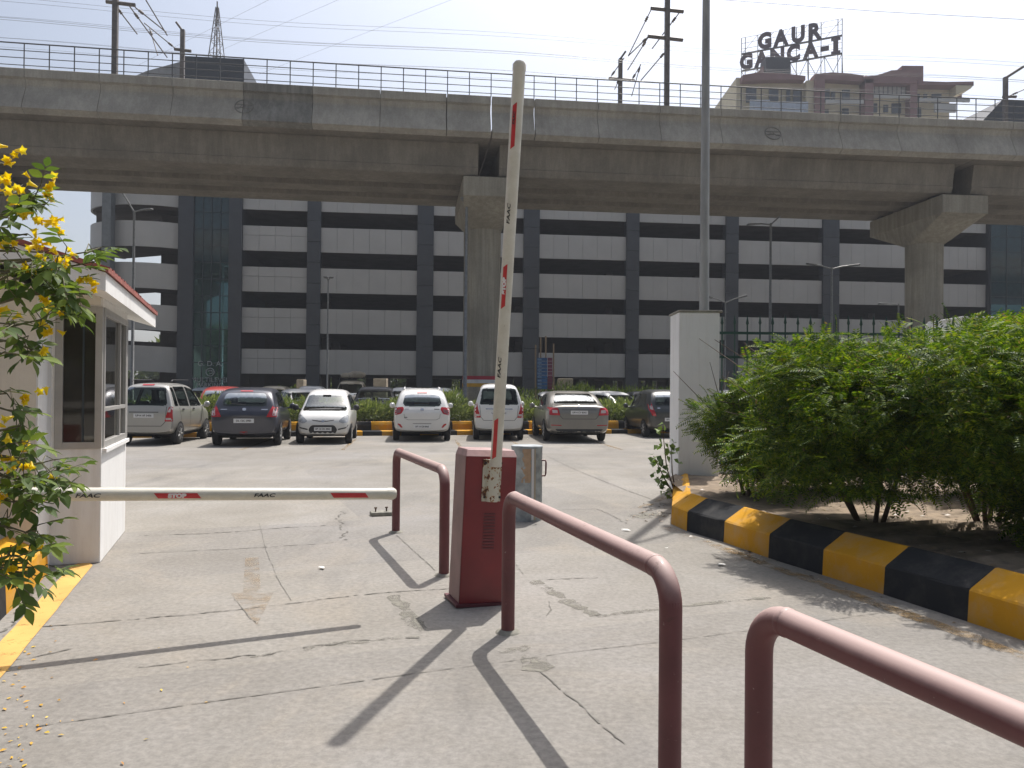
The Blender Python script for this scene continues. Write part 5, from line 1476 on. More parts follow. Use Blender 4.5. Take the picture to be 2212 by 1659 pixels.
# ------------------------------------------------------------------ yellow-flowered shrub at left
tr = Vector((-2.75, 3.05, .27))
te = thing('flowering_shrub', 'shrub with yellow trumpet flowers arching in from the left edge', 'shrub', tr)
clus = [  # px, py, depth, leaf count, spread px
    (10, 355, 2.7, 5, 22), (25, 420, 2.7, 14, 36), (75, 425, 2.75, 14, 30), (100, 440, 2.8, 8, 20), (20, 470, 2.65, 16, 38), (60, 505, 2.75, 8, 26),
    (30, 535, 2.6, 14, 34), (95, 545, 2.8, 12, 34), (140, 555, 2.85, 14, 30), (185, 545, 2.9, 16, 28), (205, 565, 2.9, 8, 16), (120, 580, 2.8, 18, 34), (60, 575, 2.7, 14, 34), (15, 590, 2.6, 16, 34),
    (135, 615, 2.8, 24, 34), (105, 625, 2.75, 16, 30), (165, 635, 2.8, 12, 22), (90, 690, 2.75, 18, 28), (20, 700, 2.6, 14, 30), (70, 755, 2.7, 16, 26), (10, 760, 2.55, 12, 24), (50, 730, 2.7, 8, 24),
    (15, 850, 2.6, 12, 26), (30, 890, 2.6, 18, 30), (45, 920, 2.6, 12, 26), (15, 960, 2.55, 18, 34), (50, 990, 2.6, 18, 34), (90, 1000, 2.65, 18, 30), (120, 1030, 2.7, 22, 26), (95, 1045, 2.7, 20, 30), (60, 1040, 2.65, 20, 34), (20, 1030, 2.6, 20, 34),
    (30, 1085, 2.6, 16, 34), (70, 1080, 2.65, 10, 24), (15, 1140, 2.55, 16, 34), (55, 1150, 2.6, 18, 28), (20, 1200, 2.55, 14, 34), (60, 1215, 2.6, 12, 28), (95, 1225, 2.65, 7, 20), (30, 1255, 2.55, 12, 32), (70, 1240, 2.6, 10, 26)]
m = MB(); LP_, LD_, LN_ = [], [], []
for i, (px, py, dd, n, spd) in enumerate(clus):
    c = P(px, py, dd); 
    hub = P(-140 - random.uniform(0, 60), min(1330, py + random.uniform(60, 200)), dd + .1)
    mid = hub.lerp(c, .55) + Vector((0, 0, .05 + random.uniform(0, .06)))
    m.tube([hub, mid, c], [.009, .006, .0025], 6)
    if i % 2 == 0: m.tube([tr + Vector((random.uniform(-.1, .1), random.uniform(-.1, .1), 0)), tr.lerp(hub, .5) + Vector((-.1, 0, .12)), hub], [.018, .014, .009], 7)
    # compound leaves: rachis of five leaflets
    for j in range(max(1, int(n / 3.5))):
        o_ = P(px + random.gauss(0, spd * .55), py + random.gauss(0, spd * .5), dd + random.gauss(0, .09))
        ax_ = Vector((random.gauss(.35, .6), random.gauss(-.1, .5), random.gauss(-.25, .5))).normalized()
        sd = ax_.cross(Vector((0, 0, 1))).normalized(); up_ = sd.cross(ax_)
        L_ = random.uniform(.09, .14); m.tube([c, o_, o_ + ax_ * L_ * .7], [.0022, .0018, .001], 4, False)
        for t, s_ in ((.30, 1), (.30, -1), (.62, 1), (.62, -1), (.75, 0)):
            LP_.append(o_ + ax_ * (L_ * t)); ld = (ax_ * .7 + sd * (s_ * .9) + Vector((0, 0, -.25))).normalized() if s_ else ax_ + Vector((0, 0, -.2))
            LD_.append(ld); LN_.append(up_ + Vector((random.gauss(0, .3), random.gauss(0, .3), .3)))
m.build('branches', MT['stem'], te)
# toothed pointed leaflet: 6 quads
TV = np.array([[0, 0, 0], [.2, .17, .03], [.45, .24, .05], [.75, .14, .02], [1, 0, -.08], [.75, -.14, .02], [.45, -.24, .05], [.2, -.17, .03], [.2, 0, 0], [.45, 0, 0], [.75, 0, -.02]], float)
TF = np.array([[0, 8, 1, 1], [8, 9, 2, 1], [9, 10, 3, 2], [10, 4, 3, 3], [0, 7, 8, 8], [8, 7, 6, 9], [9, 6, 5, 10], [10, 5, 4, 4]])
TFq = np.array([[8, 9, 2, 1], [9, 10, 3, 2], [8, 7, 6, 9], [9, 6, 5, 10], [0, 7, 8, 1], [4, 3, 10, 5]])
lp_ = np.array([tuple(v) for v in LP_]); ld_ = np.array([tuple(v) for v in LD_]); ln_ = np.array([tuple(v) for v in LN_])
V, Fc = instance_leaves(lp_, ld_, ln_, RNG.uniform(.038, .074, len(lp_)), TV, TFq)
link_mesh('leaves', np_mesh('leaves', V, Fc, MT['leaf_tecoma']), te)
flw = [(25, 325, 2.65), (20, 342, 2.65), (70, 392, 2.72), (110, 393, 2.75), (118, 428, 2.8), (22, 395, 2.65), (40, 412, 2.65), (20, 440, 2.6), (8, 425, 2.6), (60, 470, 2.7), (75, 465, 2.72), (95, 478, 2.75), (125, 490, 2.8), (104, 470, 2.8), (15, 520, 2.6), (85, 540, 2.75), (95, 552, 2.75), (75, 525, 2.72), (125, 560, 2.8), (145, 565, 2.8), (152, 548, 2.85), (120, 590, 2.78), (60, 590, 2.7), (198, 607, 2.85), (185, 600, 2.85), (128, 665, 2.78), (95, 645, 2.75), (5, 685, 2.55), (110, 710, 2.78), (88, 760, 2.72), (10, 895, 2.55), (75, 858, 2.65), (50, 862, 2.62), (8, 925, 2.52), (50, 960, 2.6), (35, 1000, 2.6), (10, 1010, 2.55), (122, 1020, 2.7), (70, 1003, 2.65), (8, 1070, 2.55), (5, 1110, 2.5), (50, 1180, 2.6), (75, 1180, 2.65), (20, 1240, 2.55)]
def flower_cluster(c, k):
    vs, fs = [], []
    for _ in range(k):
        d = Vector((random.gauss(.3, .6), random.gauss(-.6, .5), random.gauss(.1, .5))).normalized(); a = Vector((0, 0, 1)) if abs(d.z) < .9 else Vector((1, 0, 0))
        x_ = d.cross(a).normalized(); y_ = d.cross(x_); o_ = c + Vector((random.gauss(0, .013), random.gauss(0, .013), random.gauss(0, .013)))
        s_ = random.uniform(.6, .95); n_ = 10; b = len(vs)
        for rr_, tt in ((.0035, 0), (.007, .018), (.010, .030)):
            for q in range(n_): th = 6.283 * q / n_; vs.append(o_ + (d * tt + (x_ * math.cos(th) + y_ * math.sin(th)) * rr_) * s_)
        for q in range(n_):
            th = 6.283 * q / n_; w = .020 if q % 2 == 0 else .012; vs.append(o_ + (d * (.036 if q % 2 == 0 else .033) + (x_ * math.cos(th) + y_ * math.sin(th)) * w) * s_)
        for l_ in range(3):
            for q in range(n_): fs.append((b + l_ * n_ + q, b + l_ * n_ + (q + 1) % n_, b + (l_ + 1) * n_ + (q + 1) % n_, b + (l_ + 1) * n_ + q))
    return vs, fs
for px, py, dd in flw:
    vs, fs = flower_cluster(P(px, py, dd), random.randint(2, 4)); link_mesh('flower_cluster', np_mesh('flower_cluster', [tuple(v) for v in vs], fs, MT['petal']), te)

# ------------------------------------------------------------------ oleander hedge bushes behind the cars
OV, OF = leaf_t(.28)
def bush_mesh(n, rx, ry, h, sz, tv, tf, mat, name='foliage', z0=.1, up=.7):
    u = rnd_unit(n); t = RNG.random(n) ** .4
    p = np.stack([u[:, 0] * rx * t, u[:, 1] * ry * t, z0 + (h - z0) * (.5 + .5 * np.sign(u[:, 2]) * np.abs(u[:, 2]) ** .7 * t)], 1)
    p += RNG.normal(size=(n, 3)) * .05; p[:, 2] += .08 * np.sin(p[:, 0] * 5 + RNG.random() * 6)
    d = u * .8 + np.array([0, 0, up]) + RNG.normal(size=(n, 3)) * .35
    return np_mesh(name, *instance_leaves(p, d, u * .6 + RNG.normal(size=(n, 3)) * .5 + np.array([0, -.2, .6]), RNG.uniform(.7, 1.3, n) * sz, tv, tf), mat)
bushes = [bush_mesh(2600, .95, .62, .72, .13, OV, OF, MT['leaf_hedge'], z0=.05) for _ in range(3)]
hl = pk2[0] + KN * .85; tot = (pk2[1] - pk2[0]).length
posn = 4.2; bi = 0
gaps_px = [(1000, 1022), (1128, 1140)]
labs = ['far left', 'left', 'centre', 'right']
while posn < tot - 3:
    c = hl + KD * posn; px_ = proj(c + Vector((0, 0, 1)))[0]
    if not any(a < px_ < b for a, b in gaps_px) and -60 < px_ < 1900:
        c = Vector((c.x, c.y, .36))
        hs = {0: 1.0, 1: 1.12, 2: .92}[bi % 3] * (1.2 if 930 < px_ < 1000 else 1.0)
        near = ('behind the silver wagon' if px_ < 440 else 'between the silver wagon and the dark hatchback' if px_ < 560 else 'between the dark hatchback and the white front-facing car' if px_ < 690 else 'right of the white front-facing car' if px_ < 860 else 'behind the white hatchback' if px_ < 1000 else 'left of the tan sedan' if px_ < 1180 else 'behind the tan sedan' if px_ < 1310 else 'right of the tan sedan' if px_ < 1400 else 'behind the green fence')
        o = thing('oleander_bush', 'dusty oleander bush in the kerb planter ' + near, 'bush', c, random.uniform(-.3, .3), group='oleander hedge in the striped planter')
        b = bpy.data.objects.new('foliage', bushes[bi % 3]); COL.objects.link(b); b.parent = o; b.scale = (1.05, 1, hs)
        m = MB()
        for q in range(6): a = random.uniform(0, 6.28); m.tube([(.1 * math.cos(a), .1 * math.sin(a), -.02), (.35 * math.cos(a), .3 * math.sin(a), .6)], [.018, .007], 5)
        m.build('stems', MT['bark'], o, world=False); bi += 1
    posn += 1.28
# darker hedge further back near the car park
far = [bush_mesh(900, 1.9, .9, 1.5, .22, OV, OF, MT['leaf_far'], z0=.1) for _ in range(2)]
FH = [(1130, 46), (1215, 47), (1260, 47), (1305, 47), (1350, 47.5), (1395, 48), (1440, 48), (640, 50), (1480, 48)]
for i, (px, y) in enumerate(FH):
    c = P(px, 850, y); c.z = 0; o = thing('green_shrub', ['dark green shrub at the foot of the blue notice boards', 'dark green shrub right of the blue notice boards', 'dark green shrub seen above the tan sedan roof', 'dark green shrub above the right end of the tan sedan', 'dark green shrub below the fourth charcoal column', 'dark green shrub above the dark hatchback at right', 'dark green shrub left of the white gate pillar', 'lone green shrub by the white panel under the car park', 'dark green shrub hidden behind the white gate pillar'][i], 'shrub', c, random.uniform(0, 3), group='dark green shrubs before the car park')
    b = bpy.data.objects.new('foliage', far[i % 2]); COL.objects.link(b); b.parent = o; b.scale = (1, 1, random.uniform(1.0, 1.25))
    m = MB()
    for q in range(4): a = random.uniform(0, 6.28); m.tube([(.15 * math.cos(a), .15 * math.sin(a), -.02), (.7 * math.cos(a), .4 * math.sin(a), .8)], [.04, .015], 5)
    m.build('stems', MT['bark'], o, world=False)
# trees beyond the car park, glimpsed through it and the ramp
TVl, TFl = leaf_t(.5)
crown = [bush_mesh(1500, 4.2, 4.2, 5.5, .9, TVl, TFl, MT['leaf_far'], 'crown', z0=0, up=.2) for _ in range(2)]
for i, px in enumerate(range(180, 1700, 95)):
    y = 112 + (i * 37) % 14; c = P(px + (i * 53) % 30, 850, y); c.z = 0
    o = thing('roadside_tree', 'green tree glimpsed through the openings behind the car park', 'tree', c, random.uniform(0, 3), group='trees beyond the car park')
    b = bpy.data.objects.new('crown', crown[i % 2]); COL.objects.link(b); b.parent = o; b.location = (0, 0, .5 if i % 2 else 1.0); b.scale = (1.2, 1.2, 1.0 + .15 * (i % 3))
    m = MB(); m.tube([(0, 0, -.05), (.1, 0, 1.5), (0, .1, 3.2)], [.28, .22, .12], 8)
    for a in (0, 2.1, 4.2): m.tube([(0, .05, 2.2), (1.3 * math.cos(a), 1.3 * math.sin(a), 4)], [.1, .04], 6)
    m.build('trunk', MT['bark'], o, world=False)
for i, px in enumerate((-46, -40, -34, -28, -22, -12, -3, 8, 19, 30)):
    o = thing('roadside_tree', 'leafy tree standing behind the viewpoint', 'tree', (px, -32 - (i * 7) % 9, 0), i * 1.3, group='trees behind the viewpoint')
    b = bpy.data.objects.new('crown', crown[i % 2]); COL.objects.link(b); b.parent = o; b.location = (0, 0, 2.2); b.scale = (1.6, 1.6, 1.6 + .2 * (i % 3))
    m = MB(); m.tube([(0, 0, -.05), (.1, 0, 2.5), (0, .1, 5.2)], [.28, .22, .12], 8); m.build('trunk', MT['bark'], o, world=False)
# ------------------------------------------------------------------ cars
def round_poly(pts, r, n=4):
    out = []; k = len(pts)
    for i in range(k):
        a, b, c = Vector(pts[i - 1]), Vector(pts[i]), Vector(pts[(i + 1) % k])
        d1 = (a - b); d2 = (c - b); rr = min(r, d1.length * .45, d2.length * .45)
        p, q = b + d1.normalized() * rr, b + d2.normalized() * rr
        for j in range(n + 1):
            t = j / n; out.append(((1 - t) ** 2 * p.x + 2 * t * (1 - t) * b.x + t * t * q.x, (1 - t) ** 2 * p.y + 2 * t * (1 - t) * b.y + t * t * q.y))
    return out
def body_mesh(L, Wd, H, st, zb, mat, tumble=.24):
    w = Wd / 2; bm = bmesh.new(); rings = []
    for f, T, B, k in st:
        x = -L / 2 + f * L; W = w * k; zz = zb + (.06 if f < .04 or f > .96 else 0)
        Bq = min(B, T - .07); Wr = W * .985 - tumble * max(0, T - Bq - .03) - .02; low = T - Bq < .12
        half = [(0, zz), (W * .80, zz), (W * .955, zz + .05), (W * 1.0, zz + (Bq - zz) * .42), (W * .995, Bq - .05), (W * .975, Bq)]
        half += [(W * .965 - .03, T - .045), (W * .88, T - .008), (W * .5, T)] if low else [(Wr, T - .10), (Wr - .09, T - .015), (Wr * .5, T + .012)]
        half += [(0, T + .015)]
        ring = [bm.verts.new((x, y, z)) for y, z in half] + [bm.verts.new((x, -y, z)) for y, z in half[-2:0:-1]]
        rings.append(ring)
    n = len(rings[0]); hN = n // 2 + 1
    for a, b in zip(rings[:-1], rings[1:]):
        for i in range(n): bm.faces.new((a[i], a[(i + 1) % n], b[(i + 1) % n], b[i]))
    for rg in (rings[0], rings[-1]):
        for i in range(hN - 1):
            q = [rg[i], rg[i + 1], rg[(n - i - 1) % n], rg[(n - i) % n]]
            u = []
            for v in q:
                if v not in u: u.append(v)
            if len(u) > 2: bm.faces.new(u)
    bmesh.ops.recalc_face_normals(bm, faces=bm.faces[:])
    me = bpy.data.meshes.new('body'); bm.to_mesh(me); bm.free(); me.materials.append(mat)
    o = bpy.data.objects.new('tmp', me); COL.objects.link(o); md = o.modifiers.new('s', 'SUBSURF'); md.levels = 3
    dg = bpy.context.evaluated_depsgraph_get(); dg.update()
    out = bpy.data.meshes.new_from_object(o.evaluated_get(dg)); bpy.data.objects.remove(o)
    out.name = 'body'
    for p in out.polygons: p.use_smooth = True
    return out
class Car:
    def __init__(s, label, L, Wd, H, st, zb, paint, loc, rotz, wb, wr, group=None, full=True):
        s.L, s.W, s.H, s.w = L, Wd, H, Wd / 2; s.holes = []
        s.o = thing('parked_car', label, 'car', loc, rotz, group)
        me = body_mesh(L, Wd, H, st, zb, paint); s.body = s.part('body', me)
        s.bvh = BVHTree.FromPolygons([v.co.copy() for v in me.vertices], [tuple(p.vertices) for p in me.polygons])
        m = MB(); m.b2((-L / 2 + .45, -s.w * .72, .20), (L / 2 - .45, s.w * .72, zb + .12)); s.part('underbody', m.mesh('underbody', MT['under']))
        for x in (-wb / 2, wb / 2):
            for sg_ in (-1, 1):
                m = MB(); tw = .175; c = (x, sg_ * (s.w - tw + .006), wr)
                m.lathe(c, [(wr * .60, 0), (wr * .93, 0), (wr, .03), (wr, tw - .03), (wr * .93, tw), (wr * .64, tw)], 28, (0, sg_, 0))
                t = s.part('wheel', m.mesh('wheel', MT['tyre']))
                m = MB(); c2_ = (x, sg_ * (s.w + .0), wr)
                m.lathe(c2_, [(wr * .64, -.03), (wr * .62, .004), (wr * .56, .006), (wr * .52, -.02), (wr * .16, -.015), (wr * .14, .004), (0.01, .006)], 24, (0, sg_, 0), 0)
                for q in range(7):
                    a = 2 * math.pi * q / 7; d = Vector((math.cos(a), 0, math.sin(a)))
                    m.tube([Vector(c2_) + d * wr * .12 - Vector((0, sg_ * .004, 0)), Vector(c2_) + d * wr * .57 - Vector((0, sg_ * .004, 0))], .022, 6)
                s.part('rim', m.mesh('rim', MT['hubcap']), t)
                # dark wheel arch lip
                m = MB(); vs = []; na = 20
                for q in range(na + 1):
                    a = R(-12) + R(204) * q / na
                    for rr_ in (wr * .9, wr * 1.13): vs.append((x + rr_ * math.cos(a), sg_ * (s.w + .004), max(.12, wr + rr_ * math.sin(a))))
                m.add(vs, [(2 * q, 2 * q + 1, 2 * q + 3, 2 * q + 2) for q in range(na)]); s.part('wheel_arch', m.mesh('wheel_arch', MT['under']))
    def part(s, name, me, parent=None):
        return link_mesh(name, me, parent or s.o, world=False)
    def shot(s, o, d):
        h = s.bvh.ray_cast(Vector(o), Vector(d)); return (h[0], h[1]) if h[0] is not None else (None, None)
    def proj(s, name, poly, view, mat, lift=.006, parent=None, rnd=0.02, cuts=4):
        """poly in (y,z) for rear/front (y>0 = car left), (x,z) for left/right, (x,y) for top"""
        if rnd: poly = round_poly(poly, rnd)
        bm = bmesh.new(); f = bm.faces.new([bm.verts.new((p[0], p[1], 0)) for p in poly])
        bmesh.ops.triangulate(bm, faces=bm.faces[:])
        for _ in range(cuts):
            es = [e for e in bm.edges if e.calc_length() > .09]
            if not es: break
            bmesh.ops.subdivide_edges(bm, edges=es, cuts=1); bmesh.ops.triangulate(bm, faces=bm.faces[:])
        dead = []
        for v in bm.verts:
            a, b = v.co.x, v.co.y
            if view == 'rear': o, d = (-9, a, b), (1, 0, 0)
            elif view == 'front': o, d = (9, a, b), (-1, 0, 0)
            elif view == 'left': o, d = (a, 9, b), (0, -1, 0)
            elif view == 'right': o, d = (a, -9, b), (0, 1, 0)
            else: o, d = (a, b, 9), (0, 0, -1)
            h, nn = s.shot(o, d)
            if h is None: dead.append(v); continue
            if nn.dot(Vector(d)) > 0: nn = -nn
            v.co = h + nn * lift
        if dead: bmesh.ops.delete(bm, geom=dead, context='VERTS')
        for f_ in bm.faces: f_.smooth = True
        me = bpy.data.meshes.new(name); bm.to_mesh(me); bm.free(); me.materials.append(MT[mat] if isinstance(mat, str) else mat)
        if mat in ('carglass', 'windscreen', 'sedanglass'): s.holes.append((poly, view))
        return s.part(name, me, parent)
    def cut(s):
        """open the body behind its glass, leave a dark rim, and furnish the cabin"""
        bm = bmesh.new(); bm.from_mesh(s.body.data); s.body.data.materials.append(MT['trim']); kill = []
        def inside(p, poly):
            c_ = False; j = len(poly) - 1
            for i in range(len(poly)):
                if (poly[i][1] > p[1]) != (poly[j][1] > p[1]) and p[0] < (poly[j][0] - poly[i][0]) * (p[1] - poly[i][1]) / (poly[j][1] - poly[i][1]) + poly[i][0]: c_ = not c_
                j = i
            return c_
        V = {'rear': ((1, 2), (-1, 0, 0)), 'front': ((1, 2), (1, 0, 0)), 'left': ((0, 2), (0, 1, 0)), 'right': ((0, 2), (0, -1, 0))}
        for poly, view in s.holes:
            (a, b), d = V[view]; d = Vector(d); cx_ = sum(p[0] for p in poly) / len(poly); cy_ = sum(p[1] for p in poly) / len(poly)
            w_ = max(p[0] for p in poly) - min(p[0] for p in poly); h_ = max(p[1] for p in poly) - min(p[1] for p in poly)
            fx, fy = max(.3, 1 - .10 / w_), max(.3, 1 - .10 / h_)
            sm = [(cx_ + (p[0] - cx_) * fx, cy_ + (p[1] - cy_) * fy) for p in poly]
            for f in bm.faces:
                c = f.calc_center_median()
                if f.normal.dot(d) < .12 or c.dot(d) < 0: continue
                q = (c[a], c[b])
                if inside(q, sm): kill.append(f)
                elif inside(q, poly): f.material_index = 1
        bmesh.ops.delete(bm, geom=list(set(kill)), context='FACES'); bm.to_mesh(s.body.data); bm.free()
        zs = s.H * .30
        for x, w_, hh in ((-s.L * .17, .46, .60), (s.L * .06, .46, .62)):
            for y in (-s.w * .42, s.w * .42):
                m = MB(); m.hexa([Vector(p) for p in ((x - .12, y - w_ / 2, zs), (x + .02, y - w_ / 2, zs), (x + .02, y + w_ / 2, zs), (x - .12, y + w_ / 2, zs), (x - .26, y - w_ * .42, zs + hh * .75), (x - .16, y - w_ * .42, zs + hh * .75), (x - .16, y + w_ * .42, zs + hh * .75), (x - .26, y + w_ * .42, zs + hh * .75))])
                m.box((x - .24, y, zs + hh * .93), (.09, .24, .17)); m.box((x - .22, y, zs + hh * .79), (.03, .05, .12))
                s.part('seat', m.mesh('seat', MT['seat']))
        m = MB(); m.b2((s.L * .20, -s.w * .82, zs), (s.L * .30, s.w * .82, s.H * .57)); s.part('dashboard', m.mesh('dashboard', MT['seat']))
        m = MB(); m.tube([(s.L * .165 + .05 * math.sin(a), -s.w * .42 + .18 * math.cos(a), s.H * .57 + .17 * math.sin(a)) for a in np.linspace(0, 6.283, 17)], .016, 6, False); s.part('steering_wheel', m.mesh('steering_wheel', MT['trim']))
        m = MB(); m.b2((s.L * .15, -.11, s.H * .855), (s.L * .155, .11, s.H * .895)); s.part('inner_mirror', m.mesh('inner_mirror', MT['trim']))
    def far_glass(s, view):
        b, t, w = .62 * s.H, .895 * s.H, s.w
        if view == 'front': s.proj('windscreen', [(-w * .80, b), (w * .80, b), (w * .66, t), (-w * .66, t)], 'front', 'windscreen', rnd=.05)
        else: s.proj('rear_window', [(-w * .72, b + .06), (w * .72, b + .06), (w * .62, t), (-w * .62, t)], 'rear', 'carglass', rnd=.05)
    def line(s, pts, view, mat='seam', wd=.012, lift=.003, name='panel_seam'):
        quads = []
        for a, b in zip(pts[:-1], pts[1:]):
            a, b = Vector(a), Vector(b); d = (b - a).normalized(); nrm_ = Vector((-d.y, d.x)) * wd / 2
            quads.append([a + nrm_ - d * wd * .3, b + nrm_ + d * wd * .3, b - nrm_ + d * wd * .3, a - nrm_ - d * wd * .3])
        m = MB()
        for q in quads:
            o = s.proj(name, [tuple(p) for p in q], view, mat, lift, rnd=0)
            me = o.data; m.add([v.co.copy() for v in me.vertices], [tuple(p.vertices) for p in me.polygons]); bpy.data.objects.remove(o)
        s.part(name, m.mesh(name, MT[mat]))
    def plate(s, y, z, view, txt, wd=.50, ht=.11):
        sx = -1 if view == 'rear' else 1
        h, _ = s.shot((sx * 9, y, z), (-sx, 0, 0)); xx = h.x + sx * .012
        m = MB(); m.b2((min(xx, xx - sx * .012), y - wd / 2, z - ht / 2), (max(xx, xx - sx * .012), y + wd / 2, z + ht / 2)); p = s.part('number_plate', m.mesh('number_plate', MT['plate']))
        vs, fs = text_geo(txt, ht * .62, .002); w_ = max(v.x for v in vs) - min(v.x for v in vs); k = min(1, wd * .88 / w_)
        m = MB(); m.add([(xx + sx * .002, y - v.x * k if view == 'rear' else y + v.x * k, z + v.y) for v in vs], fs); s.part('lettering', m.mesh('lettering', MT['black_ink']), p)
    def mirror(s, x, z, mat):
        for sg_ in (-1, 1):
            m = MB(); c = Vector((x, sg_ * (s.w + .10), z)); m.lathe(c, [(.02, -.05), (.075, -.03), (.09, 0), (.075, .04), (.02, .06)], 12, (1, 0, 0))
            m.tube([(x - .0, sg_ * (s.w - .06), z - .05), c - Vector((0, 0, .04))], .025, 6)
            s.part('wing_mirror', m.mesh('wing_mirror', mat))
    def side_glass(s, quads):
        for v in ('left', 'right'):
            for q in quads: s.proj('side_window', q, v, 'carglass', .005, rnd=.04)
    def antenna(s, x, z):
        m = MB(); m.tube([(x, 0, z - .02), (x - .1, 0, z + .22)], .006, 5); s.part('antenna', m.mesh('antenna', MT['trim']))
    def handles(s, xs_, z, mat='trim'):
        for v in ('left', 'right'):
            for x in xs_: s.proj('door_handle', [(x - .09, z - .018), (x + .09, z - .018), (x + .09, z + .018), (x - .09, z + .018)], v, mat, .018, rnd=.012)

def hatch_st(H, tail=.05, hood=.62):   # f, top, belt, width factor
    return [(0, .52 * H, .42 * H, .86), (.012, .60 * H, .56 * H, .93), (.03, .66 * H, .60 * H, .965), (tail + .03, .83 * H, .60 * H, .985), (tail + .09, .945 * H, .60 * H, 1), (tail + .17, .985 * H, .595 * H, 1), (.42, H, .585 * H, 1),
            (.52, .99 * H, .58 * H, 1), (.60, .94 * H, .575 * H, 1), (.70, .78 * H, .57 * H, 1), (.77, .665 * H, .56 * H, .99), (.86, .62 * H, .54 * H, .97), (.94, .55 * H, .48 * H, .93), (.985, .46 * H, .40 * H, .85), (1, .36 * H, .30 * H, .76)]
def tall_st(H):
    return [(0, .50 * H, .42 * H, .90), (.008, .60 * H, .55 * H, .96), (.022, .66 * H, .60 * H, .985), (.06, .90 * H, .60 * H, .99), (.09, .965 * H, .60 * H, 1), (.16, .99 * H, .595 * H, 1), (.42, H, .585 * H, 1),
            (.56, .985 * H, .58 * H, 1), (.64, .93 * H, .575 * H, 1), (.73, .78 * H, .56 * H, 1), (.79, .665 * H, .55 * H, .99), (.87, .62 * H, .53 * H, .97), (.95, .55 * H, .47 * H, .93), (.985, .46 * H, .40 * H, .85), (1, .36 * H, .30 * H, .78)]
def sedan_st(H):
    return [(0, .55 * H, .45 * H, .86), (.008, .66 * H, .58 * H, .93), (.02, .715 * H, .62 * H, .965), (.05, .73 * H, .635 * H, .985), (.10, .735 * H, .635 * H, 1), (.145, .76 * H, .635 * H, 1), (.20, .84 * H, .635 * H, 1), (.27, .94 * H, .63 * H, 1), (.34, .985 * H, .625 * H, 1), (.44, H, .615 * H, 1),
            (.53, .98 * H, .61 * H, 1), (.60, .91 * H, .60 * H, 1), (.69, .75 * H, .59 * H, 1), (.74, .685 * H, .585 * H, .99), (.85, .64 * H, .56 * H, .97), (.94, .56 * H, .50 * H, .93), (.985, .47 * H, .40 * H, .85), (1, .36 * H, .30 * H, .78)]
def car_pose(px, py, heading, L, axle, rear=True):
    """ground contact of the nearest axle at a pixel; heading in degrees, 0 = straight away"""
    g_ = G(px, py); a = R(heading); f = Vector((math.sin(a), math.cos(a), 0))
    loc = g_ + f * (axle if rear else -axle); return loc, math.pi / 2 - a
GRP = 'cars parked in the front row facing the planter'
def rect(y, z, w, h): return [(y - w / 2, z - h / 2), (y + w / 2, z - h / 2), (y + w / 2, z + h / 2), (y - w / 2, z + h / 2)]
def mir(poly): return [(-a, b) for a, b in poly][::-1]

# 1 silver tall wagon
P_SIL = car_paint('silver_car_paint', (0.44, 0.435, 0.41), .3, .32)
H_ = 1.62; L_ = 3.52
loc, rz_ = car_pose(327, 959, -5, L_, 1.18)
c = Car('silver tall wagon parked at the left end beside the guard booth', L_, 1.475, H_, tall_st(H_), .27, P_SIL, loc, rz_, 2.36, .285, GRP)
c.proj('rear_window', [(-.56, 1.03), (.56, 1.03), (.47, 1.50), (-.47, 1.50)], 'rear', 'carglass', rnd=.06)
for s_ in (1, -1):
    q = [(.52, .62), (.715, .62), (.70, 1.0), (.62, 1.0)]
    q = q if s_ == 1 else mir(q); tl = c.proj('tail_light', q, 'rear', 'tail', .008, rnd=.03)
    q2 = [(.55, .66), (.68, .66), (.68, .71), (.55, .71)]; q2 = q2 if s_ == 1 else mir(q2); c.proj('clear_lens', q2, 'rear', 'tail_clear', .011, tl, .012)
    q3 = [(.59, .86), (.66, .86), (.665, .95), (.63, .95)]; q3 = q3 if s_ == 1 else mir(q3); c.proj('clear_lens', q3, 'rear', 'tail_clear', .011, tl, .012)
c.proj('brake_light', rect(0, 1.565, .30, .035), 'rear', 'tail', .008, rnd=.01)
c.line([(-.56, 1.0), (-.545, .62), (-.44, .50), (.44, .50), (.545, .62), (.56, 1.0)], 'rear', wd=.014)
c.line([(-.36, .86), (.36, .86)], 'rear', wd=.02); c.plate(0, .77, 'rear', 'UP14 AF 5436')
c.side_glass([[(-1.52, 1.02), (-1.26, 1.02), (-1.26, 1.50), (-1.42, 1.50)], [(-1.18, 1.02), (-.36, 1.0), (-.36, 1.53), (-1.20, 1.52)], [(-.26, 1.0), (.78, .99), (.42, 1.44), (-.26, 1.53)]])
for v in ('left', 'right'): c.line([(-1.22, .98), (-1.05, .60), (-.95, .32)], v); c.line([(-.31, 1.0), (-.31, .32)], v); c.line([(.86, .98), (.86, .32)], v)
c.handles([-.95, -.05], .92); c.mirror(.86, 1.03, P_SIL)
for s_ in (-1, 1):
    m = MB(); m.tube([(-1.2, s_ * .50, 1.66), (-1.1, s_ * .50, 1.70), (.2, s_ * .50, 1.715), (.3, s_ * .5, 1.66)], .014, 6); c.part('roof_rail', m.mesh('roof_rail', MT['trim']))
c.far_glass('front'); c.cut()

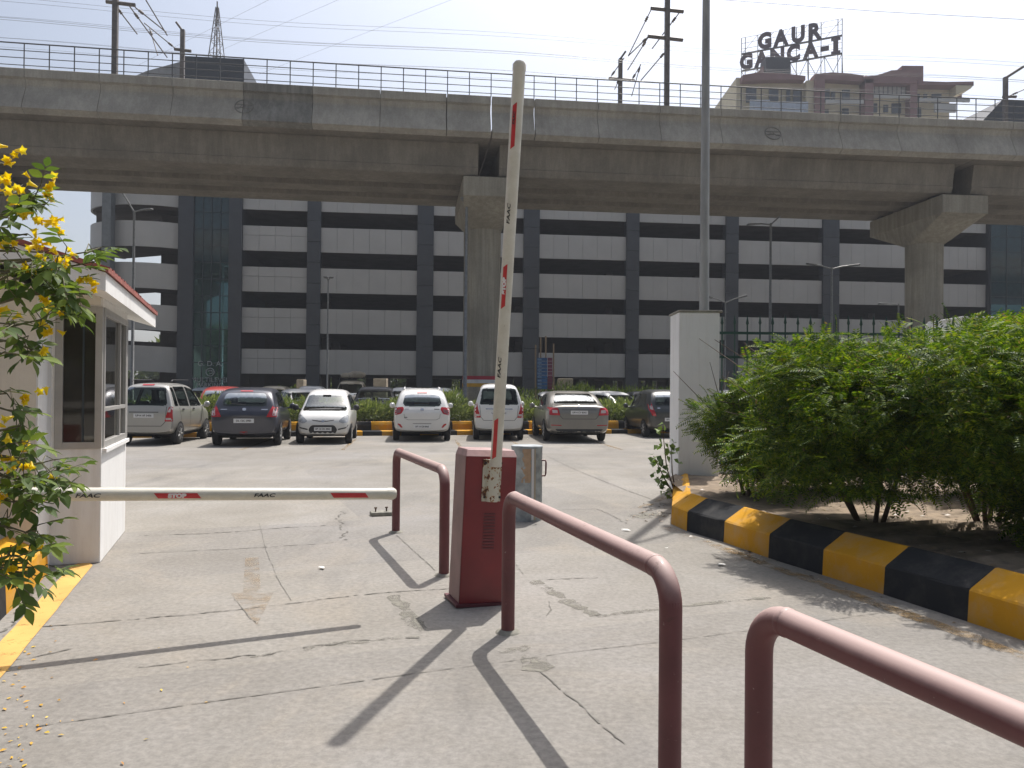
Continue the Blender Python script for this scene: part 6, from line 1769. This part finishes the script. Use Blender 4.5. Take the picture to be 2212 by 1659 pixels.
# 2 dark blue-grey hatchback
P_DRK = car_paint('dark_slate_car_paint', (0.020, 0.027, 0.050), .2, .10)
H_ = 1.52; L_ = 3.84
loc, rz_ = car_pose(535, 961, -10, L_, 1.21)
c = Car('dark slate hatchback with white number plate, second from left', L_, 1.695, H_, hatch_st(H_, .04), .27, P_DRK, loc, rz_, 2.43, .30, GRP)
c.proj('rear_window', [(-.56, 1.04), (.56, 1.04), (.50, 1.37), (-.50, 1.37)], 'rear', 'carglass', rnd=.10)
for s_ in (1, -1):
    q = [(.55, .76), (.80, .76), (.80, 1.0), (.70, 1.06)]; q = q if s_ == 1 else mir(q); tl = c.proj('tail_light', q, 'rear', 'tail', .008, rnd=.03)
    q = [(.70, .80), (.79, .80), (.79, .98), (.72, .98)]; q = q if s_ == 1 else mir(q); c.proj('clear_lens', q, 'rear', 'tail_clear', .012, tl, .02)
c.proj('brake_light', rect(0, 1.425, .32, .03), 'rear', 'tail', .008, rnd=.01); c.proj('fog_light', rect(0, .36, .18, .06), 'rear', 'tail', .008, rnd=.02)
c.line([(-.62, 1.0), (-.58, .74), (.58, .74), (.62, 1.0)], 'rear', wd=.014); c.plate(0, .665, 'rear', 'DL 12C 2983')
c.proj('emblem', rect(0, .955, .09, .07), 'rear', 'chrome', .01, rnd=.03); c.proj('emblem', rect(-.50, .95, .16, .03), 'rear', 'chrome', .01, rnd=.01); c.proj('emblem', rect(.50, .95, .16, .022), 'rear', 'chrome', .01, rnd=.01)
c.proj('rear_wiper', [(-.02, 1.05), (.34, 1.09), (.34, 1.105), (-.02, 1.08)], 'rear', 'trim', .016, rnd=0)
c.side_glass([[(-1.28, 1.04), (-.34, .98), (-.34, 1.40), (-1.02, 1.37)], [(-.24, .97), (.86, .95), (.42, 1.34), (-.24, 1.41)]])
for v in ('left', 'right'): c.line([(-1.1, 1.0), (-.85, .60), (-.80, .32)], v); c.line([(-.29, .97), (-.29, .32)], v); c.line([(.92, .94), (.92, .32)], v)
c.handles([-.9, -.02], .90, P_DRK); c.mirror(.82, .99, P_DRK); c.antenna(-.9, 1.53)
c.far_glass('front'); c.cut()

# 3 white small hatchback facing the viewer
P_WHT = car_paint('white_car_paint', (0.74, 0.74, 0.72), 0, .28)
H_ = 1.49; L_ = 3.45
loc, rz_ = car_pose(701, 957, -8, L_, 1.18, True)
loc = loc; rz_ += math.pi
c = Car('small white hatchback facing the camera with a dark grille', L_, 1.475, H_, hatch_st(H_, .03), .22, P_WHT, loc, rz_, 2.36, .275, GRP)
c.proj('windscreen', [(-.60, .90), (.60, .90), (.50, 1.32), (-.50, 1.32)], 'front', 'windscreen', rnd=.06)
for s_ in (1, -1):
    q = [(.40, .62), (.52, .56), (.66, .60), (.665, .76), (.60, .80)]; q = q if s_ == 1 else mir(q); c.proj('headlight', q, 'front', 'headlamp', .010, rnd=.05)
    q = [(.40, .42), (.62, .47), (.66, .54), (.655, .50), (.60, .43), (.40, .385)]; q = q if s_ == 1 else mir(q); c.proj('bumper_trim', q, 'front', 'trim', .008, rnd=0)
c.proj('grille', [(-.32, .27), (.32, .27), (.385, .40), (.30, .52), (-.30, .52), (-.385, .40)], 'front', 'trim', .008, rnd=.05)
c.proj('grille_slot', [(-.30, .66), (-.1, .635), (.1, .635), (.30, .66), (.28, .64), (.1, .612), (-.1, .612), (-.28, .64)], 'front', 'seam', .008, rnd=0)
c.proj('emblem', [(-.05, .62), (0, .585), (.05, .62), (0, .66)], 'front', 'chrome', .012, rnd=.01)
c.plate(0, .415, 'front', 'UP 14 CH 3863', .46, .10)
c.proj('wiper', [(-.42, .915), (.45, .93), (.45, .945), (0, .955), (-.42, .93)], 'front', 'trim', .014, rnd=0)
c.side_glass([[(-1.2, 1.0), (-.34, .96), (-.34, 1.34), (-1.0, 1.32)], [(-.24, .95), (.72, .92), (.36, 1.30), (-.24, 1.35)]])
for v in ('left', 'right'): c.line([(-.29, .95), (-.29, .32)], v); c.line([(.80, .92), (.80, .32)], v)
c.handles([-.85, .0], .86); c.mirror(.78, .98, MT['trim'])
c.far_glass('rear'); c.cut()

# 4 white hatchback, rear
H_ = 1.54; L_ = 3.77
loc, rz_ = car_pose(911, 951, -7, L_, 1.21)
c = Car('white hatchback seen from behind with slanted red reflectors', L_, 1.66, H_, hatch_st(H_, .045), .26, P_WHT, loc, rz_, 2.42, .29, GRP)
c.proj('rear_window', [(-.50, 1.03), (-.3, 1.01), (.3, 1.01), (.50, 1.03), (.555, 1.12), (.50, 1.33), (.3, 1.355), (-.3, 1.355), (-.50, 1.33), (-.555, 1.12)], 'rear', 'carglass', rnd=.05)
for s_ in (1, -1):
    q = [(.52, .93), (.60, .80), (.775, .76), (.78, .98), (.55, 1.0)]; q = q if s_ == 1 else mir(q); tl = c.proj('tail_light', q, 'rear', 'tail', .008, rnd=.04)
    q = [(.62, .83), (.74, .80), (.745, .91), (.60, .93)]; q = q if s_ == 1 else mir(q); c.proj('clear_lens', q, 'rear', simple('smoked_lens', (.26, .10, .10), .15, coat=.5), .012, tl, .03)
    q = [(.55, .41), (.60, .40), (.70, .50), (.69, .53), (.62, .51)]; q = q if s_ == 1 else mir(q); c.proj('reflector', q, 'rear', 'tail', .008, rnd=.02)
c.proj('brake_light', rect(0, 1.405, .30, .028), 'rear', 'tail', .008, rnd=.01)
c.line([(-.52, .80), (-.50, .68), (-.40, .63), (.40, .63), (.50, .68), (.52, .80)], 'rear', simple and 'seam', wd=.008)
c.plate(0, .435, 'rear', 'UP 14 CB 8363', .48, .10); c.line([(-.26, .525), (.26, .525)], 'rear', wd=.012)
c.proj('emblem', rect(0, .925, .10, .06), 'rear', 'chrome', .012, rnd=.025); c.proj('emblem', rect(-.42, .935, .15, .02), 'rear', 'seam', .008, rnd=.006); c.proj('emblem', rect(.44, .935, .12, .018), 'rear', 'chrome', .008, rnd=.006); c.proj('emblem', rect(.47, .70, .09, .022), 'rear', 'seam', .008, rnd=.006)
c.side_glass([[(-1.28, 1.06), (-.34, .98), (-.34, 1.40), (-1.02, 1.37)], [(-.24, .97), (.86, .95), (.42, 1.34), (-.24, 1.41)]])
c.handles([-.9, 0], .90, P_WHT); c.mirror(.82, .99, P_WHT); c.antenna(-.85, 1.53)
for s_ in (-1, 1):
    m = MB(); m.tube([(-1.1, s_ * .52, 1.50), (-1.0, s_ * .52, 1.56), (.1, s_ * .52, 1.575), (.2, s_ * .52, 1.52)], .016, 6); c.part('roof_rail', m.mesh('roof_rail', MT['plate']))
c.far_glass('front'); c.cut()

# 5 white tall wagon behind the raised boom
H_ = 1.70; L_ = 3.6
loc, rz_ = car_pose(1076, 949, -3, L_, 1.18)
c = Car('white tall wagon half hidden by the raised boom', L_, 1.50, H_, tall_st(H_), .28, P_WHT, loc, rz_, 2.40, .285, GRP)
c.proj('rear_window', [(-.575, 1.07), (.575, 1.07), (.50, 1.55), (-.50, 1.55)], 'rear', 'carglass', rnd=.05)
for s_ in (1, -1):
    q = [(.54, .68), (.72, .68), (.735, 1.13), (.655, 1.13), (.62, .92)]; q = q if s_ == 1 else mir(q); tl = c.proj('tail_light', q, 'rear', 'tail', .008, rnd=.02)
    q = [(.575, .73), (.71, .73), (.71, .79), (.575, .79)]; q = q if s_ == 1 else mir(q); c.proj('clear_lens', q, 'rear', 'tail_clear', .012, tl, .015)
    q = [(.66, 1.0), (.725, 1.0), (.725, 1.11), (.665, 1.11)]; q = q if s_ == 1 else mir(q); c.proj('clear_lens', q, 'rear', 'tail_clear', .012, tl, .015)
c.line([(-.58, 1.04), (-.54, .70), (-.46, .60), (.46, .60), (.54, .70), (.58, 1.04)], 'rear', wd=.012)
c.proj('chrome_strip', rect(0, .94, .80, .03), 'rear', 'chrome', .012, rnd=.01); c.plate(0, .82, 'rear', 'UP14 BT 2051', .50, .12)
c.side_glass([[(-1.55, 1.06), (-1.26, 1.04), (-1.26, 1.53), (-1.45, 1.52)], [(-1.18, 1.04), (-.36, 1.02), (-.36, 1.55), (-1.2, 1.54)], [(-.26, 1.02), (.80, 1.0), (.44, 1.46), (-.26, 1.55)]])
c.handles([-.95, -.05], .93, P_WHT); c.mirror(.88, 1.05, P_WHT)
c.far_glass('front'); c.cut()

# 6 tan-grey sedan
P_TAN = car_paint('tan_grey_car_paint', (0.215, 0.207, 0.19), .35, .30)
H_ = 1.50; L_ = 4.66
loc, rz_ = car_pose(1239, 952, -5, L_, 1.34)
c = Car('tan grey sedan with blue-white number plate in front of the oleander', L_, 1.83, H_, sedan_st(H_), .24, P_TAN, loc, rz_, 2.68, .315, GRP)
c.proj('rear_window', [(-.66, 1.125), (.66, 1.125), (.53, 1.42), (-.53, 1.42)], 'rear', 'sedanglass', rnd=.05)
for s_ in (1, -1):
    q = [(.56, .79), (.86, .80), (.86, 1.02), (.62, 1.01)]; q = q if s_ == 1 else mir(q); tl = c.proj('tail_light', q, 'rear', 'tail', .008, rnd=.025)
    q = [(.63, .86), (.78, .865), (.78, .945), (.64, .94)]; q = q if s_ == 1 else mir(q); c.proj('clear_lens', q, 'rear', 'tail_clear', .012, tl, .012)
    q = [(.52, .49), (.82, .50), (.82, .525), (.52, .515)]; q = q if s_ == 1 else mir(q); c.proj('reflector', q, 'rear', 'tail', .008, rnd=.008)
c.line([(-.62, 1.06), (-.56, .78), (-.48, .69), (.48, .69), (.56, .78), (.62, 1.06)], 'rear', wd=.014); c.line([(-.50, .955), (.50, .955)], 'rear', wd=.012)
c.plate(0, .875, 'rear', 'UP14 CV 8303', .50, .11); c.proj('emblem', [(-.03, 1.02), (.03, 1.02), (.015, 1.08), (-.015, 1.08)], 'rear', 'chrome', .012, rnd=.01)
c.proj('lower_bumper', [(-.62, .28), (.62, .28), (.70, .40), (-.70, .40)], 'rear', 'trim', .007, rnd=.03)
c.side_glass([[(-1.25, 1.08), (-.30, 1.02), (-.30, 1.38), (-.75, 1.36)], [(-.20, 1.02), (.95, .98), (.42, 1.33), (-.20, 1.385)]])
for v in ('left', 'right'): c.line([(-1.0, 1.02), (-.85, .70), (-.80, .34)], v); c.line([(-.25, 1.0), (-.25, .32)], v); c.line([(.98, .98), (1.0, .32)], v)
c.handles([-.85, .02], .93, 'chrome'); c.mirror(.88, 1.02, P_TAN)
c.far_glass('front'); c.cut()

# 7 dark green-grey hatchback cut by the pillar
P_GRN = car_paint('dark_green_grey_paint', (0.032, 0.040, 0.044), .25, .35)
H_ = 1.57; L_ = 3.58
loc, rz_ = car_pose(1440, 944, -6, L_, 1.18)
c = Car('dark hatchback half hidden behind the white gate pillar', L_, 1.6, H_, hatch_st(H_, .03), .26, P_GRN, loc, rz_, 2.38, .285, GRP)
c.proj('rear_window', [(-.54, 1.05), (.54, 1.05), (.48, 1.40), (-.48, 1.40)], 'rear', 'carglass', rnd=.06)
for s_ in (1, -1):
    q = [(.52, .70), (.66, .72), (.75, .92), (.72, 1.16), (.66, 1.16), (.62, .98)]; q = q if s_ == 1 else mir(q); tl = c.proj('tail_light', q, 'rear', 'tail', .008, rnd=.03)
    q = [(.62, .90), (.71, .93), (.71, 1.04), (.64, 1.04)]; q = q if s_ == 1 else mir(q); c.proj('clear_lens', q, 'rear', 'tail_clear', .012, tl, .02)
c.line([(-.58, 1.0), (-.54, .66), (.54, .66), (.58, 1.0)], 'rear', wd=.014); c.plate(0, .60, 'rear', 'UP14 AZ 4410')
c.proj('emblem', rect(.44, .96, .10, .04), 'rear', 'chrome', .012, rnd=.01)
c.side_glass([[(-1.2, 1.05), (-.34, 1.0), (-.34, 1.42), (-1.0, 1.39)], [(-.24, .99), (.80, .96), (.40, 1.36), (-.24, 1.43)]])
c.handles([-.9, 0], .90, P_GRN); c.mirror(.8, 1.0, P_GRN)
c.far_glass('front'); c.cut()

# second row beyond the hedge: roofs and glass show
P_RED = car_paint('red_car_paint', (0.42, 0.03, 0.025), 0, .2); P_BLU = car_paint('pale_blue_car_paint', (0.30, 0.36, 0.42), .3, .2)
P_BEI = car_paint('beige_car_paint', (0.52, 0.44, 0.30), 0, .25); P_GRY = car_paint('grey_car_paint', (0.075, 0.08, 0.085), .3, .3)
GB = 'cars parked in the second row behind the hedge'
def back_car(label, px, y, heading, kind, paint, L=3.7, Wd=1.62, H=1.52, facing=True, luggage=False):
    loc = P(px, 850, y); loc.z = 0; rz = math.pi / 2 - R(heading) + (math.pi if facing else 0)
    st = {'hatch': hatch_st(H, .04), 'tall': tall_st(H), 'sedan': sedan_st(H)}[kind]
    c = Car(label, L, Wd, H, st, .25, paint, loc, rz, L * .645, .29, GB)
    w = Wd / 2; b = .62 * H; t = .90 * H
    if facing: c.proj('windscreen', [(-w * .80, b), (w * .80, b), (w * .68, t), (-w * .68, t)], 'front', 'windscreen', rnd=.05)
    else:
        c.proj('rear_window', [(-w * .74, b + .08), (w * .74, b + .08), (w * .64, t), (-w * .64, t)], 'rear', 'carglass', rnd=.05)
        for s_ in (1, -1):
            q = [(w * .72, .50 * H), (w * .93, .50 * H), (w * .93, .66 * H), (w * .78, .66 * H)]; q = q if s_ == 1 else mir(q); c.proj('tail_light', q, 'rear', 'tail', .008, rnd=.02)
    c.side_glass([[(-L * .33, b + .06), (-.34, b + .02), (-.34, t + .02), (-L * .27, t)], [(-.24, b + .02), (L * .22, b), (L * .11, t - .04), (-.24, t + .02)]])
    c.mirror(L * .22, b + .06, paint)
    c.far_glass('rear' if facing else 'front'); c.cut()
    if luggage:
        m = MB()
        for x in (-.6, .2): m.tube([(x, -.62, H + .12), (x, .62, H + .12)], .02, 6)
        for y_ in (-.6, .6): m.tube([(-.9, y_, H + .02), (-.9, y_, H + .14), (.5, y_, H + .14), (.5, y_, H + .02)], .018, 6)
        c.part('roof_rack', m.mesh('roof_rack', MT['trim']))
    return c
back_car('pale blue car roof showing above the silver wagon', 452, 33, -8, 'sedan', P_BLU, 4.2, 1.7, 1.52)
back_car('bright red hatchback behind the dark slate hatchback', 487, 29.6, -14, 'hatch', P_RED, 3.7, 1.6, 1.55, False)
back_car('beige boxy van roof right behind the dark slate hatchback', 592, 36, -8, 'tall', P_BEI, 3.6, 1.5, 1.60)
back_car('white sedan with long roof behind the hedge left of centre', 655, 32, -30, 'sedan', P_WHT, 4.3, 1.7, 1.49)
back_car('white tall van farther back above the small white hatchback', 672, 38, -8, 'tall', P_WHT, 3.6, 1.5, 1.62)
lv = back_car('cream taxi van with a loaded roof rack beyond the hedge', 759, 40, -8, 'tall', P_BEI, 3.8, 1.6, 1.92, True, True)
back_car('large dark grey car facing us behind the oleander hedge', 812, 33.5, -7, 'sedan', P_GRY, 4.3, 1.8, 1.60)
back_car('white car roof left of the white hatchback roof rails', 877, 34, -8, 'hatch', P_WHT, 3.7, 1.6, 1.58)
back_car('white car roof just above the white hatchback', 948, 35, -8, 'hatch', P_WHT, 3.7, 1.6, 1.58)
back_car('white car roof peeping over hedge left of the tan sedan', 1200, 33, -5, 'sedan', P_WHT, 4.2, 1.7, 1.46)
back_car('white rounded car roof right of the tan sedan', 1322, 32, -35, 'hatch', P_WHT, 3.8, 1.65, 1.50)
back_car('grey car roof left of the dark hatchback at right', 1392, 36, -5, 'hatch', P_GRY, 3.7, 1.6, 1.50)
back_car('white car seen through the spiked fence beside the pillar', 1590, 34, -5, 'sedan', P_WHT, 4.2, 1.7, 1.60)
back_car('silver car seen through the spiked fence above the shrubs', 1660, 38, -5, 'hatch', P_SIL, 3.7, 1.6, 1.65)
lug = MB(); lc = P(759, 812, 40.3); zb_ = 1.92 + .15
for _ in range(9):
    p = Vector((lc.x + random.uniform(-.5, .5), 40.1 + random.uniform(-.3, .3), zb_ + random.uniform(.08, .2)))
    lug.lathe(p - Vector((0, 0, .14)), [(.10, 0), (.24, .06), (.26, .16), (.16, .26), (.03, .29)], 10, (random.uniform(-.2, .2), random.uniform(-.2, .2), 1))
tag(lug.build('luggage_bundle', MT['tarp']), 'beige luggage bundle tied on the cream taxi van roof rack', 'luggage')

# ------------------------------------------------------------------ summer haze
HM = bpy.data.materials.new('haze_air'); HM.use_nodes = True
hn = HM.node_tree.nodes; hl_ = HM.node_tree.links
hn.remove(hn['Principled BSDF'])
pv = hn.new('ShaderNodeVolumePrincipled'); pv.inputs['Color'].default_value = (0.86, 0.91, 1.0, 1); pv.inputs['Density'].default_value = 0.0007
hl_.new(pv.outputs[0], hn['Material Output'].inputs['Volume'])
hz = MB(); hz.b2((-402, -72, -1), (402, 502, 75)); ho = hz.build('haze', HM); tag(ho, kind='stuff')
